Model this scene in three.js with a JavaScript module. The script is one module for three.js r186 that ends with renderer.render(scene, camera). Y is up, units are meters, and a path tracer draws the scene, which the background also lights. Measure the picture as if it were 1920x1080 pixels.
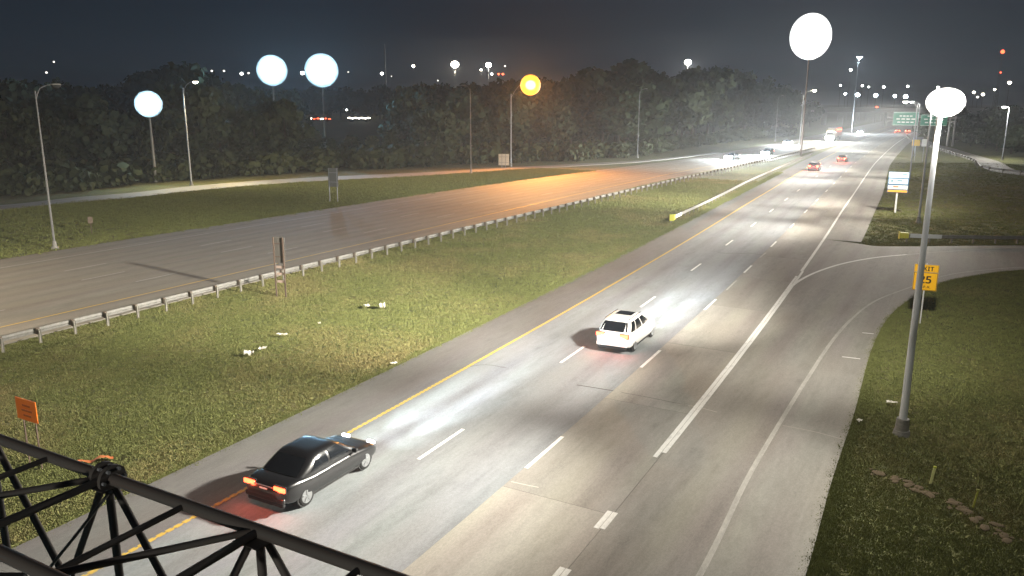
import * as THREE from 'three';
import { mergeGeometries, toCreasedNormals } from 'three/addons/utils/BufferGeometryUtils.js';
import { RoundedBoxGeometry } from 'three/addons/geometries/RoundedBoxGeometry.js';

// ---------------------------------------------------------------- camera, sky, exposure
const F = 1512.617, PITCH = 0.228236, ROLL = -0.00283, H = 12.3347, PSI = 0.50945;
const scene = new THREE.Scene();
const camera = new THREE.PerspectiveCamera(2 * Math.atan(540 / F) * 180 / Math.PI, 16 / 9, 0.1, 6000);
camera.position.set(0, H, 0);
camera.rotation.order = 'YXZ';
camera.rotation.set(-PITCH, 0, -ROLL);
const renderer = new THREE.WebGLRenderer({ antialias: true });
renderer.toneMapping = THREE.LinearToneMapping;
renderer.toneMappingExposure = 0.92;
renderer.shadowMap.enabled = true;
{ // night sky: a little city glow low down, darker above
  const w = 64, h = 64, d = new Float32Array(w * h * 4);
  for (let j = 0; j < h; j++) for (let i = 0; i < w; i++) {
    const el = ((j + 0.5) / h - 0.5) * Math.PI, t = Math.exp(-Math.max(el, 0) * 3.2), k = (j * w + i) * 4;
    d[k] = 0.0025 + 0.007 * t; d[k + 1] = 0.0055 + 0.0125 * t; d[k + 2] = 0.011 + 0.0185 * t; d[k + 3] = 1;
  }
  const sky = new THREE.DataTexture(d, w, h, THREE.RGBAFormat, THREE.FloatType);
  sky.mapping = THREE.EquirectangularReflectionMapping; sky.magFilter = THREE.LinearFilter; sky.needsUpdate = true;
  scene.background = sky; scene.environment = sky;
}
scene.fog = new THREE.FogExp2(0xdfe4ea, 0.0004);

// ---------------------------------------------------------------- helpers
let seed = 20260718;
const rnd = () => { seed = (seed + 0x6d2b79f5) | 0; let t = Math.imul(seed ^ (seed >>> 15), 1 | seed); t = (t + Math.imul(t ^ (t >>> 7), 61 | t)) ^ t; return ((t ^ (t >>> 14)) >>> 0) / 4294967296; };
const rr = (a, b) => a + (b - a) * rnd();
const V = (x, y, z) => new THREE.Vector3(x, y, z);
const lerp = (a, b, t) => a + (b - a) * t;
const CP = Math.cos(PITCH), SP = Math.sin(PITCH);
function ray(px, py) {
  const x = px - 960, y = py - 540, c = Math.cos(ROLL), s = Math.sin(ROLL), X = c * x - s * y, Y = -(s * x + c * y);
  return [X, Y * CP - F * SP, Y * SP + F * CP];
}
const gp = (px, py, h = 0) => { const [x, y, f] = ray(px, py), t = (H - h) / -y; return [x * t, f * t]; };     // where that direction meets the ground
const at = (px, py, fwd) => { const [x, y, f] = ray(px, py), t = fwd / f; return V(x * t, H + y * t, -fwd); };  // at a known distance
const cs = Math.cos(PSI), sn = Math.sin(PSI);
const rp = (s, u) => [u * cs + s * sn, s * cs - u * sn];                 // road frame -> [x, forward]
const su = ([x, f]) => [f * cs + x * sn, x * cs - f * sn];
function spl(tab) {                                                     // smooth curve through a table
  return (s) => {
    let i = 0; while (i < tab.length - 2 && s > tab[i + 1][0]) i++;
    const [x0, y0] = tab[i], [x1, y1] = tab[i + 1], h = x1 - x0, t = Math.min(Math.max((s - x0) / h, 0), 1);
    const m0 = i > 0 ? (y1 - tab[i - 1][1]) / (x1 - tab[i - 1][0]) : (y1 - y0) / h, m1 = i < tab.length - 2 ? (tab[i + 2][1] - y0) / (tab[i + 2][0] - x0) : (y1 - y0) / h;
    const t2 = t * t, t3 = t2 * t;
    return (2 * t3 - 3 * t2 + 1) * y0 + (t3 - 2 * t2 + t) * h * m0 + (-2 * t3 + 3 * t2) * y1 + (t3 - t2) * h * m1;
  };
}
const yE = spl([[-80, -19.1], [-20, -19.1], [0, -19.13], [20, -19.35], [40, -19.95], [60, -20.84], [80, -21.9], [100, -23.1], [120, -24.2], [150, -25.9], [185, -27.7], [253, -30], [300, -31], [390, -32], [700, -33], [900, -33]]);   // yellow line, eastbound
const wI = spl([[-80, -45.8], [0, -45.8], [100, -45.7], [123, -45.3], [148, -44.4], [169, -41.9], [183, -39.9], [250, -37], [300, -36.5], [400, -36.5], [900, -37]]);      // inner line, westbound
const wO = spl([[-80, -66], [40, -65.7], [70, -64.6], [103, -62.6], [140, -58.5], [175, -54], [250, -51.5], [400, -51], [900, -51.5]]);                          // outer pavement edge, westbound

const names = new Map();
const numbered = (n) => { const k = names.get(n) ?? 0; names.set(n, k + 1); return k ? `${n}_${String(k).padStart(3, '0')}` : n; };
function shadow(o) { o.traverse((m) => { if (m.isMesh) { m.castShadow = true; m.receiveShadow = true; } }); return o; }
function tag(o, label, category, group, kind) {
  o.userData.label = label; o.userData.category = category;
  if (group) o.userData.group = group; if (kind) o.userData.kind = kind;
  return o;
}
function thing(name, label, category, [x, y, z] = [0, 0, 0], turn = 0, group) {
  const o = new THREE.Group(); o.name = numbered(name); o.position.set(x, y, z); o.rotation.y = turn; scene.add(o);
  return tag(o, label, category, group);
}
function part(name, geo, mat, parent) {
  const m = new THREE.Mesh(Array.isArray(geo) ? mergeGeometries(geo.map((g) => { const q = g.index ? g.toNonIndexed() : g; for (const k of Object.keys(q.attributes)) if (!['position', 'normal', 'uv'].includes(k)) q.deleteAttribute(k); return q; })) : geo, mat);
  m.name = name; m.castShadow = m.receiveShadow = true; parent.add(m); return m;
}
function struct(name, geo, mat, label, category) {
  const m = part(numbered(name), geo, mat, scene); m.userData.kind = 'structure';
  if (label) { m.userData.label = label; m.userData.category = category; }
  return m;
}
function copyOf(o, name, [x, y, z], turn, label) {
  const c = o.clone(); c.userData = { ...o.userData }; c.name = numbered(name); c.position.set(x, y, z); c.rotation.y = turn; if (label) c.userData.label = label; scene.add(c); return c;
}
const box = (w, h, d, x = 0, y = 0, z = 0) => new THREE.BoxGeometry(w, h, d).translate(x, y, z);
const rbox = (w, h, d, r, x = 0, y = 0, z = 0) => new RoundedBoxGeometry(w, h, d, 2, r).translate(x, y, z);
function bar(a, b, r0, r1 = r0, n = 8) {                                  // round bar between two points
  const d = b.clone().sub(a), g = new THREE.CylinderGeometry(r1, r0, d.length(), n);
  g.applyQuaternion(new THREE.Quaternion().setFromUnitVectors(V(0, 1, 0), d.clone().normalize()));
  return g.translate((a.x + b.x) / 2, (a.y + b.y) / 2, (a.z + b.z) / 2);
}
const tube = (pts, r, n = 6, seg = 16) => new THREE.TubeGeometry(new THREE.CatmullRomCurve3(pts), seg, r, n);

// ---------------------------------------------------------------- textures and materials
function noise2(n, s0) {                                                   // tileable value noise
  const g = new Float32Array(n * n); let q = s0;
  for (let i = 0; i < g.length; i++) { q = (Math.imul(q, 1664525) + 1013904223) | 0; g[i] = ((q >>> 8) & 0xffff) / 65535; }
  return (x, y) => {
    x = ((x % 1) + 1) % 1 * n; y = ((y % 1) + 1) % 1 * n;
    const i = Math.floor(x) % n, j = Math.floor(y) % n, a = x - Math.floor(x), b = y - Math.floor(y), i1 = (i + 1) % n, j1 = (j + 1) % n, fa = a * a * (3 - 2 * a), fb = b * b * (3 - 2 * b);
    return lerp(lerp(g[j * n + i], g[j * n + i1], fa), lerp(g[j1 * n + i], g[j1 * n + i1], fa), fb);
  };
}
function texture(w, h, fn, repeat, srgb = true) {
  const d = new Uint8Array(w * h * 4);
  for (let j = 0; j < h; j++) for (let i = 0; i < w; i++) {
    const c = fn(i / w, j / h), k = (j * w + i) * 4;
    for (let m = 0; m < 3; m++) d[k + m] = Math.max(0, Math.min(255, Math.round((srgb ? Math.pow(Math.max(c[m], 0), 1 / 2.2) : c[m]) * 255)));
    d[k + 3] = 255;
  }
  const t = new THREE.DataTexture(d, w, h); t.wrapS = t.wrapT = THREE.RepeatWrapping; t.magFilter = THREE.LinearFilter; t.minFilter = THREE.LinearMipmapLinearFilter; t.generateMipmaps = true;
  if (srgb) t.colorSpace = THREE.SRGBColorSpace; if (repeat) t.repeat.set(...repeat); t.needsUpdate = true; return t;
}
const nA = noise2(8, 11), nB = noise2(24, 23), nC = noise2(64, 37), nD = noise2(180, 53), nE = noise2(256, 71);
const fbm = (x, y) => 0.4 * nA(x, y) + 0.3 * nB(x, y) + 0.2 * nC(x, y) + 0.1 * nD(x, y);
const std = (o) => new THREE.MeshStandardMaterial(o);
const col = (r, g, b) => new THREE.Color().setRGB(r, g, b);
function pavement(base, wear, streak, across) {                           // along-road stains and wheel tracks of rubber and oil
  return texture(512, 1024, (x, y) => {
    const tracks = Math.pow(0.5 + 0.5 * Math.cos(x * Math.PI * 2 * across), 2), stain = Math.max(0, fbm(x * 1, y * 1) - 0.52) * 3.2;
    const long = nC(x, y * 0.125) * 0.6 + nD(x, y * 0.06) * 0.4;
    const k = 1 - wear * stain * 0.6 - streak * tracks * (0.5 + 0.7 * nB(x, y * 0.25)) + (long - 0.5) * 0.1 + (nE(x, y * 2) - 0.5) * 0.2 + (nB(x, y) - 0.5) * 0.16 + (nC(x, y) - 0.5) * 0.14;
    return base.map((c, i) => c * k * (1 + (nA(x + i * 0.13, y) - 0.5) * 0.06));
  }, [1 / 7.32, 1 / 29.28]);
}
const speckle = texture(512, 512, (x, y) => { const v = 0.5 * nE(x, y) + 0.3 * nD(x, y) + 0.2 * nC(x, y); return [v, v, v]; }, [1 / 2.5, 1 / 2.5], false);
const M = {
  asphalt: std({ map: pavement([0.232, 0.243, 0.25], 0.35, 0.16, 4), roughness: 0.75, bumpMap: speckle, bumpScale: 0.004 }),
  asphaltOld: std({ map: pavement([0.23, 0.205, 0.165], 0.3, 0.14, 4), roughness: 0.8, bumpMap: speckle, bumpScale: 0.004 }),
  shoulder: std({ map: pavement([0.15, 0.145, 0.138], 0.5, 0.05, 2), roughness: 0.8, bumpMap: speckle, bumpScale: 0.005 }),
  concrete: [0, 1, 2].map((i) => std({ map: pavement([[0.285, 0.268, 0.238], [0.265, 0.25, 0.222], [0.3, 0.28, 0.246]][i], 0.42, 0.12, 4), roughness: 0.75, bumpMap: speckle, bumpScale: 0.003 })),
  joint: std({ color: col(0.07, 0.065, 0.06), roughness: 0.9 }),
  sealed: std({ color: col(0.42, 0.39, 0.34), roughness: 0.8 }),
  white: std({ map: texture(256, 256, (x, y) => { const k = 0.74 - 0.34 * Math.max(0, fbm(x, y) - 0.45) * 2 - 0.25 * Math.max(0, nE(x, y) - 0.75); return [k, k * 0.985, k * 0.94]; }, [0.5, 0.22]), roughness: 0.6 }),
  yellow: std({ map: texture(256, 256, (x, y) => { const k = 1 - 0.6 * Math.max(0, fbm(x, y) - 0.48) * 2 - 0.3 * Math.max(0, nE(x, y) - 0.75); return [0.62 * k, 0.42 * k, 0.07 * k]; }, [0.5, 0.22]), roughness: 0.6 }),
  faded: std({ map: texture(256, 256, (x, y) => { const k = 0.42 + 0.3 * (fbm(x, y) - 0.5) - 0.2 * Math.max(0, nE(x, y) - 0.6); return [k, k * 0.96, k * 0.88]; }, [0.5, 0.22]), roughness: 0.75 }),
  grassGround: std({ map: texture(1024, 1024, (x, y) => {
    const p = fbm(x, y), dry = Math.max(0, Math.min(1, (0.5 * nB(x + 0.3, y) + 0.5 * nC(x, y + 0.4) - 0.4) * 1.7)), k = 0.65 + 0.9 * (nE(x, y) * 0.5 + nD(x, y) * 0.5 - 0.35) + 0.5 * (p - 0.5);
    return [lerp(0.135, 0.21, dry) * k, lerp(0.148, 0.172, dry) * k, lerp(0.046, 0.075, dry) * k];
  }, [1 / 26, 1 / 26]), roughness: 1, bumpMap: texture(512, 512, (x, y) => { const v = 0.5 * nE(x, y) + 0.5 * nD(x, y); return [v, v, v]; }, [1 / 9, 1 / 9], false), bumpScale: 0.06 }),
  galv: std({ color: col(0.33, 0.345, 0.37), metalness: 0.3, roughness: 0.5 }),
  galvLit: std({ color: col(0.66, 0.69, 0.74), metalness: 0, roughness: 0.5 }),  // near post only: colour raised in place of missing light on its left face
  galvOld: std({ color: col(0.17, 0.17, 0.165), metalness: 0.2, roughness: 0.7 }),
  galvDull: std({ map: texture(128, 128, (x, y) => { const k = 0.24 + 0.2 * (fbm(x, y) - 0.5); return [k, k * 0.97, k * 0.88]; }, [1, 1]), metalness: 0.15, roughness: 0.6 }),
  post: std({ map: texture(128, 128, (x, y) => { const k = 0.3 + 0.3 * (fbm(x, y) - 0.5); return [k, k * 0.95, k * 0.82]; }, [1, 1]), roughness: 0.85 }),
  blockout: std({ color: col(0.16, 0.13, 0.1), roughness: 0.9 }),
  rust: std({ color: col(0.11, 0.075, 0.055), roughness: 0.85 }),
  truss: std({ map: texture(256, 256, (x, y) => { const r = Math.max(0, fbm(x, y) - 0.45) * 2.2; return [lerp(0.088, 0.1, r), lerp(0.08, 0.068, r), lerp(0.074, 0.052, r)]; }, [1, 1]), roughness: 0.75 }),
  tealSteel: std({ color: col(0.03, 0.10, 0.13), roughness: 0.5 }),
  dark: std({ color: col(0.02, 0.02, 0.02), roughness: 0.8 }),
  rubber: std({ color: col(0.018, 0.018, 0.018), roughness: 0.85 }),
  rim: std({ color: col(0.42, 0.43, 0.44), metalness: 0.8, roughness: 0.35 }),
  glass: new THREE.MeshPhysicalMaterial({ color: col(0.012, 0.014, 0.017), roughness: 0.08, clearcoat: 1, clearcoatRoughness: 0.05 }),
  bark: std({ color: col(0.075, 0.058, 0.042), roughness: 1 }),
  orangeSign: std({ color: col(0.95, 0.2, 0.015), roughness: 0.45 }),
  cutEarth: std({ color: col(0.115, 0.085, 0.05), roughness: 1 }),
};
const paint = (r, g, b, rough = 0.3) => new THREE.MeshPhysicalMaterial({ color: col(r, g, b), roughness: rough, clearcoat: 0.8, clearcoatRoughness: 0.1 });
const glow = (r, g, b, k) => std({ color: col(0.2 * r + 0.02, 0.2 * g + 0.02, 0.2 * b + 0.02), emissive: col(r, g, b), emissiveIntensity: k, roughness: 0.4 });
const frosted = new THREE.MeshPhysicalMaterial({ color: col(0.97, 0.98, 1), transmission: 1, thickness: 0, roughness: 0.54, ior: 1.3 }), frostedAmber = new THREE.MeshPhysicalMaterial({ color: col(1, 0.6, 0.22), transmission: 1, thickness: 0, roughness: 0.54, ior: 1.3 }), frostedBlue = new THREE.MeshPhysicalMaterial({ color: col(0.62, 0.85, 1), transmission: 1, thickness: 0, roughness: 0.54, ior: 1.3 });
const G = { white: glow(1, 0.98, 0.92, 30), warm: glow(1, 0.9, 0.7, 30), blue: glow(0.78, 0.92, 1, 95), orange: glow(1, 0.5, 0.12, 60), red: glow(1, 0.09, 0.03, 9), amber: glow(1, 0.6, 0.15, 8), head: glow(0.9, 0.96, 1, 30), soft: glow(1, 0.95, 0.85, 3) };

// ---------------------------------------------------------------- the ground and the roads
// a strip between two rows of [x, forward] points, with a skirt below its edges; uv in metres
function strip(left, right, y, thick = 0, uv0 = 0, uvw = null) {
  const P = [], U = [], I = []; let run = 0;
  for (let i = 0; i < left.length; i++) {
    const [a, b] = left[i], [c, d] = right[i]; if (i) run += Math.hypot(a - left[i - 1][0], b - left[i - 1][1]);
    const yy = typeof y === 'function' ? y(i) : y, w = uvw ?? Math.hypot(c - a, d - b);
    P.push(a, yy, -b, c, yy, -d); U.push(uv0, run, uv0 + w, run);
    if (i) { const k = 2 * i; I.push(k - 2, k - 1, k, k, k - 1, k + 1); }
  }
  if (thick) {
    const n = left.length;
    for (const [row, o] of [[left, 0], [right, 1]]) {
      const base = P.length / 3;
      for (let i = 0; i < n; i++) { const [a, b] = row[i]; P.push(a, P[3 * (2 * i) + 1], -b, a, -thick, -b); U.push(0, i, thick, i); }
      for (let i = 1; i < n; i++) { const k = base + 2 * i; o ? I.push(k - 2, k - 1, k, k, k - 1, k + 1) : I.push(k - 2, k, k - 1, k, k + 1, k - 1); }
    }
  }
  const g = new THREE.BufferGeometry(); g.setAttribute('position', new THREE.Float32BufferAttribute(P, 3)); g.setAttribute('uv', new THREE.Float32BufferAttribute(U, 2)); g.setIndex(I); g.computeVertexNormals(); return g;
}
const steps = (a, b, d) => { const n = Math.max(1, Math.ceil((b - a) / d)), o = []; for (let i = 0; i <= n; i++) o.push(a + (b - a) * i / n); return o; };
const along = (fn, off, a, b, d = 4) => steps(a, b, d).map((s) => rp(s, fn(s) + off));
function smooth(pts, n = 6) { const c = new THREE.CatmullRomCurve3(pts.map(([x, f]) => V(x, 0, f)), false, 'centripetal'); return c.getPoints(n * (pts.length - 1)).map((p) => [p.x, p.z]); }
function offset(pts, d) { return pts.map(([x, f], i) => { const a = pts[Math.max(0, i - 1)], b = pts[Math.min(pts.length - 1, i + 1)], l = Math.hypot(b[0] - a[0], b[1] - a[1]) || 1; return [x + d * (b[1] - a[1]) / l, f - d * (b[0] - a[0]) / l]; }); }
const line = (pts, w, y) => strip(offset(pts, -w / 2), offset(pts, w / 2), y);
function flat(pts, y, thick) {                                             // a level slab with that outline
  const g = new THREE.ExtrudeGeometry(new THREE.Shape(pts.map(([x, f]) => new THREE.Vector2(x, f))), { depth: thick, bevelEnabled: false });
  g.rotateX(-Math.PI / 2).translate(0, y - thick, 0);
  const p = g.attributes.position, uv = g.attributes.uv; for (let i = 0; i < p.count; i++) { const [s, u] = su([p.getX(i), -p.getZ(i)]); uv.setXY(i, u, s); }
  return g;
}

{ // the grassland: one sheet to the horizon, gently uneven near by
  const N = 150, P = [], U = [], I = [], w = (t) => Math.sign(t) * (Math.abs(t) * 160 + Math.pow(Math.abs(t), 4) * 3400);
  for (let j = 0; j <= N; j++) for (let i = 0; i <= N; i++) { const x = w(i / N * 2 - 1) + 20, z = w(j / N * 2 - 1) - 80; P.push(x, -0.075, z); U.push(x, z); }
  for (let j = 0; j < N; j++) for (let i = 0; i < N; i++) { const k = j * (N + 1) + i; I.push(k, k + N + 1, k + 1, k + 1, k + N + 1, k + N + 2); }
  const g = new THREE.BufferGeometry(); g.setAttribute('position', new THREE.Float32BufferAttribute(P, 3)); g.setAttribute('uv', new THREE.Float32BufferAttribute(U, 2)); g.setIndex(I); g.computeVertexNormals();
  struct('ground', g, M.grassGround);
}
// eastbound: left shoulder, two asphalt lanes, a concrete lane of separate slabs
struct('eastbound_shoulder', strip(along(yE, -3.05, -60, 700), along(yE, -0.12, -60, 700), 0, 0.2), M.shoulder);
struct('eastbound_road', strip(along(yE, -0.12, -60, 700), along(yE, 7.25, -60, 700), 0, 0.2), M.asphalt);
{
  const base = struct('concrete_lane', strip(along(yE, 7.25, -60, 700), along(yE, 11.12, -60, 700), -0.02, 0.2), M.joint);
  for (let s = -52, k = 0; s < 262; s += 9.14, k++) {
    const m = M.concrete[(k * 7 + (k >> 2)) % 3];
    part('slab', strip(along(yE, 7.257, s, s + 9.122, 3), along(yE, 11.11, s, s + 9.122, 3), (k * 5 % 3) * 0.0015, 0.15, k * 1.7), m, base);
  }
  part('slab_run', strip(along(yE, 7.257, 262, 700), along(yE, 11.11, 262, 700), 0.001, 0.15), M.concrete[0], base);
}
// exit lane, gore and ramp: one outline
const grassEdge = smooth([rp(-60, -2.4), rp(-20, -2.4), rp(5, -2.4), gp(1510, 1080), gp(1560, 900), gp(1600, 780), gp(1640, 640), gp(1680, 580), gp(1760, 532), gp(1815, 519), gp(1919, 506), [52, 59.6], [95, 60]], 6);
const rampLeftEdge = smooth([[95, 71], [52, 70.6], gp(1919, 460), gp(1800, 461), gp(1700, 462), gp(1640, 461), gp(1612, 457)], 4);
{
  const inner = along(yE, 11.13, -60, 78, 3).reverse();
  struct('exit_ramp', flat([...grassEdge, ...rampLeftEdge, ...inner], 0, 0.2), M.concrete[1]);
}
const farEdge = spl([[76, 14.2], [90, 14.4], [125, 14.6], [178, 14.0], [240, 14.2], [300, 14.4], [700, 14.4]]);
struct('right_shoulder', strip(along(yE, 11.13, 78, 700), steps(78, 700, 4).map((s) => rp(s, yE(s) + farEdge(s))), 0, 0.2), M.concrete[1]);
// westbound
const wS = steps(-60, 700, 4);
struct('westbound_road', strip(wS.map((s) => rp(s, wO(s))), wS.map((s) => rp(s, wI(s) + 3.3)), 0, 0.2), M.asphaltOld);
// the ramp road that runs in beyond the westbound lanes
const rampFar = smooth([[-100, 62], [-78, 82], gp(20, 383), gp(130, 371), gp(250, 361), gp(359, 349), gp(480, 339), gp(620, 331), gp(780, 324), gp(958, 313.5), gp(1080, 307), gp(1200, 300.5), rp(200, -55)], 5);
const rampNear = smooth([[-95, 55], [-73, 76], gp(20, 391), gp(130, 380), gp(250, 370), gp(359, 358), gp(480, 347), gp(620, 338), gp(780, 330), gp(958, 318), gp(1080, 311), gp(1200, 303.5), rp(200, -53)], 5);
struct('entry_ramp', strip(rampFar, rampNear, 0.004, 0.2), M.concrete[2]);
// the slip road on the right, far off
const slip = smooth([[100, 132], gp(1919, 326), gp(1850, 302), gp(1800, 287), gp(1768, 277), gp(1740, 270), rp(330, -17)], 5);
struct('slip_road', strip(offset(slip, -2.6), offset(slip, 2.2), 0.003, 0.2), M.concrete[2]);

// ---------------------------------------------------------------- markings
const marks = (name, label, category) => { const o = new THREE.Group(); o.name = numbered(name); o.userData = { kind: 'structure', label, category }; scene.add(o); return o; };
{
  const y = marks('yellow_edge_line', 'yellow edge line over the rumble strip of the eastbound carriageway', 'road marking');
  const bumps = []; for (let q = -50; q < 60; q += 0.305) bumps.push(line(along(yE, rr(-0.008, 0.008), q, q + rr(0.19, 0.225), 1), 0.175, 0.0105));   // paint broken by the milled grooves
  part('rumble_stripe', bumps, M.yellow, y);
  part('stripe', line(along(yE, 0, -50, 60), 0.075, 0.006), M.yellow, y);
  part('stripe', line(along(yE, 0, 60, 600), 0.15, 0.006), M.yellow, y);
  const w = marks('westbound_inner_line', 'worn yellow line along the inner edge of the westbound carriageway', 'road marking');
  part('stripe', line(along(wI, 0, -40, 600), 0.13, 0.006), M.yellow, w);
  const d = marks('lane_dashes', 'white dashes between the eastbound lanes', 'road marking');
  for (const [o, ph] of [[3.66, 21.4], [7.33, 22.65]]) for (let k = -4; k < 22; k++) { const s = ph + 12.192 * k; part('dash', line(along(yE, o, s, s + 3.05, 1.6), 0.15, 0.006), M.white, d); }
  for (const [a, b] of [[[1362, 544], [1381, 526]], [[1425, 483], [1436, 474]], [[1522, 385], [1530, 380]]]) part('dash', line([gp(...a), gp(...b)], 0.11, 0.0075), M.faded, d);
  const wd = marks('westbound_dashes', 'worn white dashes between the westbound lanes', 'road marking');
  for (const [o, ph, n] of [[-3.7, 35, 14], [-7.4, 33.4, 14], [-11.4, 47, 4]]) for (let k = -2; k < n; k++) { const s = ph + 12.3 * k; part('dash', line(along(wI, o, s, s + 3.4, 1.8), 0.12, 0.006), M.faded, wd); }
  const wo = marks('westbound_outer_line', 'worn white line along the outer edge of the westbound carriageway', 'road marking');
  part('stripe', line(wS.filter((s) => s > -30 && s < 400).map((s) => rp(s, wO(s) + 3.4)), 0.13, 0.006), M.faded, wo);
  const e = marks('exit_dotted_line', 'short wide white dots and solid line between through lane and exit lane', 'road marking');
  for (let s = 3; s < 24; s += 3.5) for (const o of [10.97, 11.15]) part('dot', line(along(yE, o, s - 0.35 + (o > 11 ? 0.05 : 0), s + 0.8, 1), 0.165, 0.006), M.white, e);
  part('stripe', line(along(yE, 10.97, 25.7, 60), 0.165, 0.006), M.white, e);
  part('stripe', line(along(yE, 11.15, 26.2, 62), 0.165, 0.0065), M.white, e);
  part('stripe', line(along(yE, 11.06, 62, 520), 0.22, 0.006), M.white, e);
  const r = marks('ramp_line', 'white line curving from the gore onto the exit ramp', 'road marking');
  part('stripe', line(smooth([gp(1466, 557), gp(1489, 533), gp(1520, 515), gp(1560, 500), gp(1600, 490), gp(1650, 482), gp(1700, 477.5)]), 0.22, 0.0085), M.white, r);
  part('stripe', line(smooth([gp(1700, 477.5), gp(1800, 470), gp(1919, 464), [60, 69.6], [92, 70]]), 0.16, 0.0085), M.faded, r);
  const x = marks('ramp_edge_line', 'worn white line along the outer edge of the exit lane and ramp', 'road marking');
  const edge = smooth([rp(-30, yE(-30) + 14.2), rp(0, yE(0) + 14.2), gp(1322, 1060), gp(1400, 900), gp(1470, 780), gp(1520, 700), gp(1560, 640), gp(1595, 600), gp(1640, 565), gp(1700, 541), gp(1780, 515), gp(1850, 506), gp(1919, 501.5), [60, 61.2], [92, 61.6]], 8);
  const cut = edge.findIndex(([, f]) => f > 45);
  part('stripe', line(edge.slice(0, cut + 1), 0.17, 0.006), M.faded, x);
  part('stripe', line(edge.slice(cut), 0.13, 0.006), M.faded, x);
  const t = marks('shoulder_ticks', 'two short white bars across the ramp shoulder', 'road marking');
  part('bar', line([gp(1617, 624), gp(1638, 626)], 0.12, 0.006), M.white, t);
  part('bar', line([gp(1579, 669), gp(1613, 673)], 0.12, 0.006), M.white, t);
  const j = marks('pavement_joints', 'sealed joints and cracks across the eastbound pavement', 'pavement joint');
  const crack = (pts, w, m) => part('joint', line(smooth(pts.map((p) => gp(...p)), 4), w, 0.005), m, j);
  crack([[1082, 722], [1108, 726], [1150, 733]], 0.07, M.joint);
  crack([[1165, 736], [1230, 748], [1290, 761]], 0.03, M.joint);
  crack([[1268, 757], [1310, 764], [1345, 773]], 0.05, M.sealed);
  crack([[1468, 798], [1520, 808], [1582, 824]], 0.035, M.sealed);
  crack([[958, 903], [985, 909], [1010, 914]], 0.05, M.sealed);
  crack([[1345, 474], [1375, 476], [1405, 475], [1430, 478]], 0.06, M.joint);
  crack([[866, 690], [910, 684], [950, 690]], 0.04, M.joint);
}

// ---------------------------------------------------------------- guardrails
function beam(path, h = 0.56, side = 1) {                                   // W-shaped steel strip along a path of [x, forward]
  const prof = [[0.0, 0.155], [0.05, 0.13], [0.075, 0.085], [0.02, 0.02], [0.02, -0.02], [0.075, -0.085], [0.05, -0.13], [0.0, -0.155]], P = [], U = [], I = []; let run = 0;
  for (let i = 0; i < path.length; i++) {
    if (i) run += Math.hypot(path[i][0] - path[i - 1][0], path[i][1] - path[i - 1][1]);
    prof.forEach(([d, y], k) => { const [x, f] = offset(path, side * d)[i]; P.push(x, h + y, -f); U.push(run, k * 0.05); });
    if (i) for (let k = 1; k < 8; k++) { const a = (i - 1) * 8 + k - 1, b = i * 8 + k - 1; I.push(a, b, a + 1, a + 1, b, b + 1); }
  }
  const g = new THREE.BufferGeometry(); g.setAttribute('position', new THREE.Float32BufferAttribute(P, 3)); g.setAttribute('uv', new THREE.Float32BufferAttribute(U, 2)); g.setIndex(I); g.computeVertexNormals(); return g;
}
const postGeo = mergeGeometries([box(0.012, 0.86, 0.11, 0, 0.32, 0), box(0.1, 0.86, 0.014, 0, 0.32, 0.05), box(0.1, 0.86, 0.014, 0, 0.32, -0.05)]), blockGeo = rbox(0.15, 0.36, 0.2, 0.012, 0, 0.56, 0);
function guardrail(label, path, railSide, postGap, lead) {
  // railSide: +1 rail to the right of the posts when walking along the path
  const t = thing('guardrail', label, 'guardrail'), c = new THREE.CatmullRomCurve3(path.map(([x, f]) => V(x, 0, -f))), len = c.getLength(), n = Math.floor(len / postGap);
  c.arcLengthDivisions = 600; c.updateArcLengths();
  for (let i = 0; i <= n; i++) {
    const u = Math.min(i * postGap / len, 1), p = c.getPointAt(u), tan = c.getTangentAt(u), turn = Math.atan2(-tan.z, tan.x) + Math.PI / 2, nx = -tan.z * railSide, nz = tan.x * railSide;
    const q = part('post', postGeo, M.post, t); q.position.set(p.x, -0.06, p.z); q.rotation.set(rr(-0.02, 0.02), turn, rr(-0.02, 0.02));
    const b = part('blockout', blockGeo, M.blockout, t); b.position.set(p.x + nx * 0.16, 0.02, p.z + nz * 0.16); b.rotation.y = turn + Math.PI / 2;
  }
  for (let i = 0; i + 2 <= n; i += 2) {
    const pts = [0, 0.25, 0.5, 0.75, 1.012].map((k) => { const p = c.getPointAt(Math.min((i + 2 * k) * postGap / len, 1)), tan = c.getTangentAt(Math.min((i + 2 * k) * postGap / len, 1)); return [p.x - tan.z * railSide * (0.27 + (i % 4 ? 0 : 0.004)), -(p.z + tan.x * railSide * (0.27 + (i % 4 ? 0 : 0.004)))]; });
    part('rail', beam(pts, 0.58 + lead(i), railSide), M.galvDull, t);
  }
  return { t, c, len };
}
const gRail = spl([[-20, -41.4], [22, -41.15], [60, -40.5], [76, -40], [110, -39], [139, -37.8], [175, -36.2], [230, -34.6]]);
guardrail('long steel guardrail on posts along the inner edge of the westbound lanes', along(gRail, 0, 8, 225, 12), -1, 1.905, () => rr(-0.012, 0.012));
{
  const path = [gp(1258, 417), gp(1300, 397), gp(1340, 377.5), gp(1400, 346), gp(1440, 327.5), gp(1490, 305), gp(1520, 292.5)];
  const { t, c } = guardrail('guardrail with a yellow nose along the left shoulder of the eastbound lanes', path, 1, 1.905, () => 0);
  endNose(t, c, 1);
}
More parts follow.
